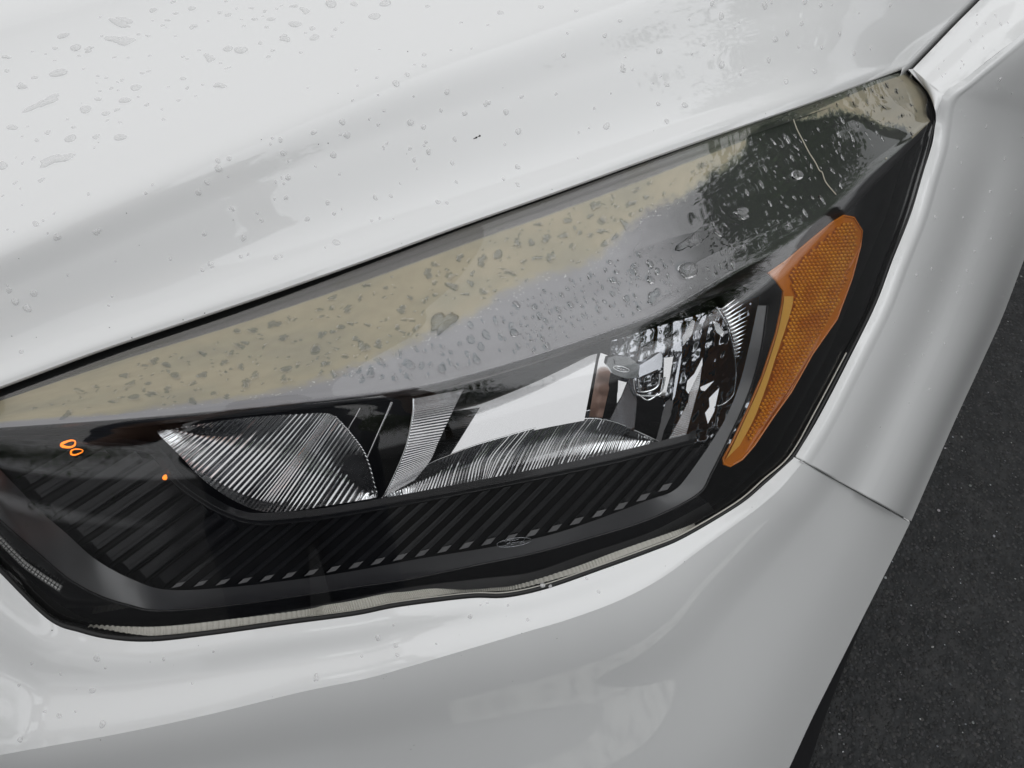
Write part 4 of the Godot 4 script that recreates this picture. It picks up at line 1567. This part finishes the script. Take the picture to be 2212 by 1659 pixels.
func drop_places() -> void:
	# the large ones first, where they lie
	for b in [[lens, 1487, 583, 27, 0.6, 0.42, 2, "big almond-shaped raindrop on the grey middle of the lens"], [lens, 1492, 522, 30, 0.5, 0.3, 7, "ragged raindrop on the lens above the almond-shaped one"],
			[lens, 1603, 461, 22, 0.5, 0.4, 9, "bright ragged raindrop on the lens's tree reflection, left of the fibre"], [lens, 1722, 378, 17, 0.7, 0.45, 3, "bright raindrop on the tree reflection, touching the fibre"],
			[lens, 957, 696, 34, 0.5, 0.3, 6, "wide flat raindrop at the edge of the yellowed coating"], [lens, 1412, 640, 18, 0.7, 0.3, 8, "hooked raindrop on the lens near its crease"],
			[hood, 262, 87, 30, 0.35, 0.3, 10, "longest raindrop high on the hood's left"], [hood, 127, 158, 19, 0.5, 0.4, 1, "round raindrop on the hood's left, under the fold"],
			[hood, 95, 222, 32, 0.35, 0.3, 7, "long ragged raindrop at the hood's left edge"], [hood, 120, 345, 28, 0.6, 0.25, 11, "branching raindrop at the hood's left edge, above the shaded band"],
			[hood, 262, 48, 26, 0.4, 0.3, 9, "long ragged raindrop near the top of the hood"]]:
		places.append([b[0], float(b[1]), float(b[2]), float(b[3]), b[3] * b[4], b[5], b[6], "", b[7]])
	scatter(hood, [0, 120, 300, 0, 900, 0, 500, 190, 200, 330, 0, 440], 120, 3, 13, 2.2, Vector2(0.5, 0.9), Vector2(0.3, 0.45), 0.35, "hood")
	scatter(hood, [900, 0, 1950, 0, 1900, 140, 1300, 340, 700, 540, 250, 690, 0, 800, 0, 450, 500, 320], 170, 2.5, 8.5, 2.0, Vector2(0.75, 1.05), Vector2(0.28, 0.42), 0.08, "hood")
	scatter(lens, [1540, 480, 1640, 300, 1820, 260, 1920, 290, 1800, 420, 1560, 590, 1500, 620], 95, 3.5, 12, 2.0, Vector2(0.38, 0.62), Vector2(0.4, 0.6), 0.2, "lens")
	scatter(lens, [1060, 680, 1330, 560, 1480, 500, 1540, 600, 1400, 670, 1150, 760], 165, 2.2, 10, 2.0, Vector2(0.5, 0.9), Vector2(0.4, 0.6), 0.2, "lens")
	scatter(lens, [40, 890, 400, 750, 800, 610, 1300, 430, 1560, 340, 1380, 470, 1280, 560, 1050, 660, 740, 800, 480, 860, 100, 905], 270, 2.5, 12, 2.2, Vector2(0.4, 0.85), Vector2(0.06, 0.12), 0.8, "coat")
	scatter(lens, [700, 810, 1060, 680, 1200, 740, 900, 830], 45, 4, 12, 1.6, Vector2(0.5, 0.9), Vector2(0.1, 0.2), 0.3, "lens")
	scatter(lens, [1640, 260, 1900, 175, 1990, 210, 1990, 300, 1880, 270, 1700, 265], 45, 3, 10, 1.6, Vector2(0.4, 0.8), Vector2(0.08, 0.16), 0.7, "coat")
	scatter(band, [0, 1420, 300, 1420, 900, 1330, 1500, 1180, 1300, 1290, 880, 1420, 400, 1540, 40, 1600], 30, 2.5, 9, 1.8, Vector2(0.8, 1.05), Vector2(0.25, 0.4), 0.15, "bumper")
	scatter(fender, [2040, 300, 2100, 180, 2212, 90, 2212, 500, 2060, 780, 1900, 980, 1830, 960, 1960, 620], 40, 2, 6, 2.0, Vector2(0.6, 1.0), Vector2(0.25, 0.4), 0.1, "fender")
	scatter(strip, [2000, 160, 2110, 30, 2200, 30, 2060, 180], 16, 2.5, 6, 1.6, Vector2(0.35, 0.6), Vector2(0.25, 0.4), 0.1, "fender")
	for d in places:
		var f := frame_of(d)
		d.append(f)
		if d[0] == lens:
			marks.append([f[0], f[1], f[2], f[3], f[4], d[6], Vector2(d[1], d[2]), d[7] == "coat"])

func frame_of(d: Array) -> Array:      # where a drop sits: point, two directions along the surface, two radii in metres, normal
	var g: Grid = d[0]
	var k := near(g, d[1], d[2])
	var n: Vector3 = g.n[k]
	var p := onto(d[1], d[2], g.p[k], n)
	var per_px: float = (p - CAM).dot(-basis_cam.z) / H
	var down := (Vector3.DOWN - n * Vector3.DOWN.dot(n)).normalized()
	var along := down.rotated(n, rng.randf_range(-0.5, 0.5))
	if d[7] == "hood" and d[2] < 300:
		along = down.rotated(n, PI / 2 + rng.randf_range(-0.4, 0.4))
	if d[7] == "" or d[7] == "coat":
		along = down.rotated(n, PI / 2 + rng.randf_range(-0.7, 0.7))
	return [p, along, along.cross(n).normalized(), d[3] * per_px, d[4] * per_px, n]

func dome(variant: int) -> ArrayMesh:
	var mb := Mb.new()
	var rings := 7
	var segs := 22
	for j in rings + 1:
		var f := float(j) / rings
		for s in segs:
			var an := TAU * s / segs
			var r := outline_r(variant, an) * sin(f * PI / 2)
			mb.v.append(Vector3(r * cos(an), cos(f * PI / 2) * (1.0 + 0.12 * cos(an + variant)), r * sin(an)))
	var e := mb.v.size()
	for s in segs:
		mb.v.append(mb.v[rings * segs + s] + Vector3(0, -0.22, 0))
	mb.v.append(Vector3(0, -0.22, 0))
	for j in rings + 1:
		for s in segs:
			var s2 := (s + 1) % segs
			var a := j * segs + s
			var b := j * segs + s2
			mb.idx.append_array(PackedInt32Array([a, b, a + segs, b, b + segs, a + segs]))
	for s in segs:
		mb.idx.append_array(PackedInt32Array([e + s, e + (s + 1) % segs, e + segs]))
	var st := SurfaceTool.new()
	st.begin(Mesh.PRIMITIVE_TRIANGLES)
	for k in range(0, mb.idx.size(), 3):
		for o in [0, 2, 1]:
			var id := mb.idx[k + o]
			st.set_smooth_group(0 if id < e and mb.idx[k] < e and mb.idx[k + 1] < e and mb.idx[k + 2] < e else 1)
			st.add_vertex(mb.v[id])
	st.generate_normals()
	return st.commit()

func drop_label(d: Array) -> String:
	var big: float = sqrt(d[3] * d[4])
	var size: String = ["tiny", "small", "middling", "large"][clampi(int((big - 3.0) / 2.2), 0, 3)]
	var shape: String = "ragged" if d[6] >= 5 else "rounded"
	var side: String = ["far left", "left", "middle", "right", "far right"][clampi(int(d[1] / 442.0), 0, 4)]
	var u: float = d[1]
	var v: float = d[2]
	match d[7]:
		"hood":
			var over: float = 840.0 - 0.352 * u - v      # height above the lamp's edge
			var where := "just above the headlight edge" if over < 110 else "in the hood's shaded hollow" if over < 330 else "on the bright hood crest" if over < 480 else "high on the flat hood"
			return "%s %s raindrop %s, %s" % [size, shape, where, side]
		"coat":
			return "%s %s flat wet patch on the yellowed lens coating, %s" % [size, shape, "at the lens tip" if u > 1640 else side + (", upper part" if v < 800 - 0.30 * u else ", lower part")]
		"lens":
			return "%s %s raindrop on the %s, %s" % [size, shape, "lens's dark tree reflection" if u > 1540 else "grey middle of the lens", "upper right" if u > 1700 else "lower down" if v > 560 else "higher up"]
		"bumper":
			return "%s %s raindrop on the bumper's bright band, %s" % [size, shape, side]
	return "%s %s raindrop on the white fender, %s" % [size, shape, "upper strip" if v < 200 else "side face"]

func drops() -> void:
	var shapes := []
	for v in 12:
		shapes.append(dome(v))
	var order := places.duplicate()
	order.sort_custom(func(a, b): return a[3] * a[4] > b[3] * b[4])
	var rest := Mb.new()
	var dry := Mb.new()
	for i in order.size():
		var d: Array = order[i]
		var f: Array = d[9]
		var h: float = f[4] * d[5] * 1.3
		var t := Transform3D(Basis(f[1] * f[3], f[5] * h, f[2] * f[4]), f[0] + f[5] * 0.00003)
		if i < 270 or d[8]:
			var o := MeshInstance3D.new()
			o.name = numbered("raindrop", self)
			o.mesh = shapes[d[6]]
			o.material_override = M.water if d[0] == lens else M.water_bead
			o.transform = t
			add_child(o, true)
			o.set_meta("label", d[8] if d[8] else drop_label(d))
			o.set_meta("category", "raindrop")
			o.set_meta("group", "raindrops on the car")
		else:
			var arr: Array = shapes[d[6]].surface_get_arrays(0)
			var nb := t.basis.inverse().transposed()
			var into: Mb = rest if d[0] == lens else dry
			for k in arr[Mesh.ARRAY_VERTEX].size():
				into.v.append(t * arr[Mesh.ARRAY_VERTEX][k])
				into.n.append((nb * arr[Mesh.ARRAY_NORMAL][k]).normalized())
				into.t.append(Vector2.ZERO)
				into.idx.append(into.idx.size())
	var r2 := put("small_raindrops", dry.mesh(), M.water_bead, self, "the many smallest raindrops on hood, bumper and fender", "stuff")
	r2.set_meta("category", "raindrops")
	var r := put("small_raindrops", rest.mesh(), M.water, self, "the many smallest raindrops on the headlight lens", "stuff")
	r.set_meta("category", "raindrops")
	# a pale fibre and a seed caught on the lens, specks of dirt on the paint
	var mb := Mb.new()
	mb.tube(spline(on_lens(px([1714, 258, 1722, 280, 1734, 303, 1748, 330, 1762, 352, 1770, 368, 1776, 372, 1782, 390, 1792, 404, 1806, 420]), -0.0004), 30), 0.00035, 6)
	var fb := put("fibre", mb.mesh(), M.seed, self, "pale thread-like fibre stuck across the lens's tree reflection")
	fb.set_meta("category", "fibre")
	var sp := SphereMesh.new()
	sp.radius = 0.5
	sp.height = 1.0
	sp.radial_segments = 14
	sp.rings = 8
	var k := near(lens, 1913, 343)
	var sd := put("seed", sp, M.seed, self, "pale seed stuck on the lens crease near its tip")
	sd.set_meta("category", "seed")
	sd.transform = Transform3D(Basis(Vector3(0.002, -0.0012, 0), Vector3(0.0008, 0.0014, 0), Vector3(0, 0, 0.0012)).rotated(Vector3.UP, 0.6), onto(1913, 343, lens.p[k], lens.n[k]) + lens.n[k] * 0.0005)
	var dirt := SurfaceTool.new()
	var tiny := SphereMesh.new()
	tiny.radius = 1.0
	tiny.height = 2.0
	tiny.radial_segments = 6
	tiny.rings = 3
	for i in 110:
		var g: Grid = [hood, hood, band, face, fender][i % 5]
		var q := rng.randi() % g.p.size()
		var s := rng.randf_range(0.00010, 0.00028)
		dirt.append_from(tiny, 0, Transform3D(Basis.from_euler(Vector3(rng.randf() * 6, rng.randf() * 6, 0)).scaled_local(Vector3(s, s, s * rng.randf_range(1, 2))), g.p[q]))
	for i in 8:
		var p := hit(hood, 1031 + (i - 4) * 1.8, 296 - (i - 4) * 0.9)
		dirt.append_from(tiny, 0, Transform3D(Basis.from_scale(Vector3.ONE * rng.randf_range(0.0002, 0.0006)), p))
	var dd := put("dirt_specks", dirt.commit(), M.black_rubber, self, "tiny dark specks of dirt on the white paint", "stuff")
	dd.set_meta("category", "dirt")
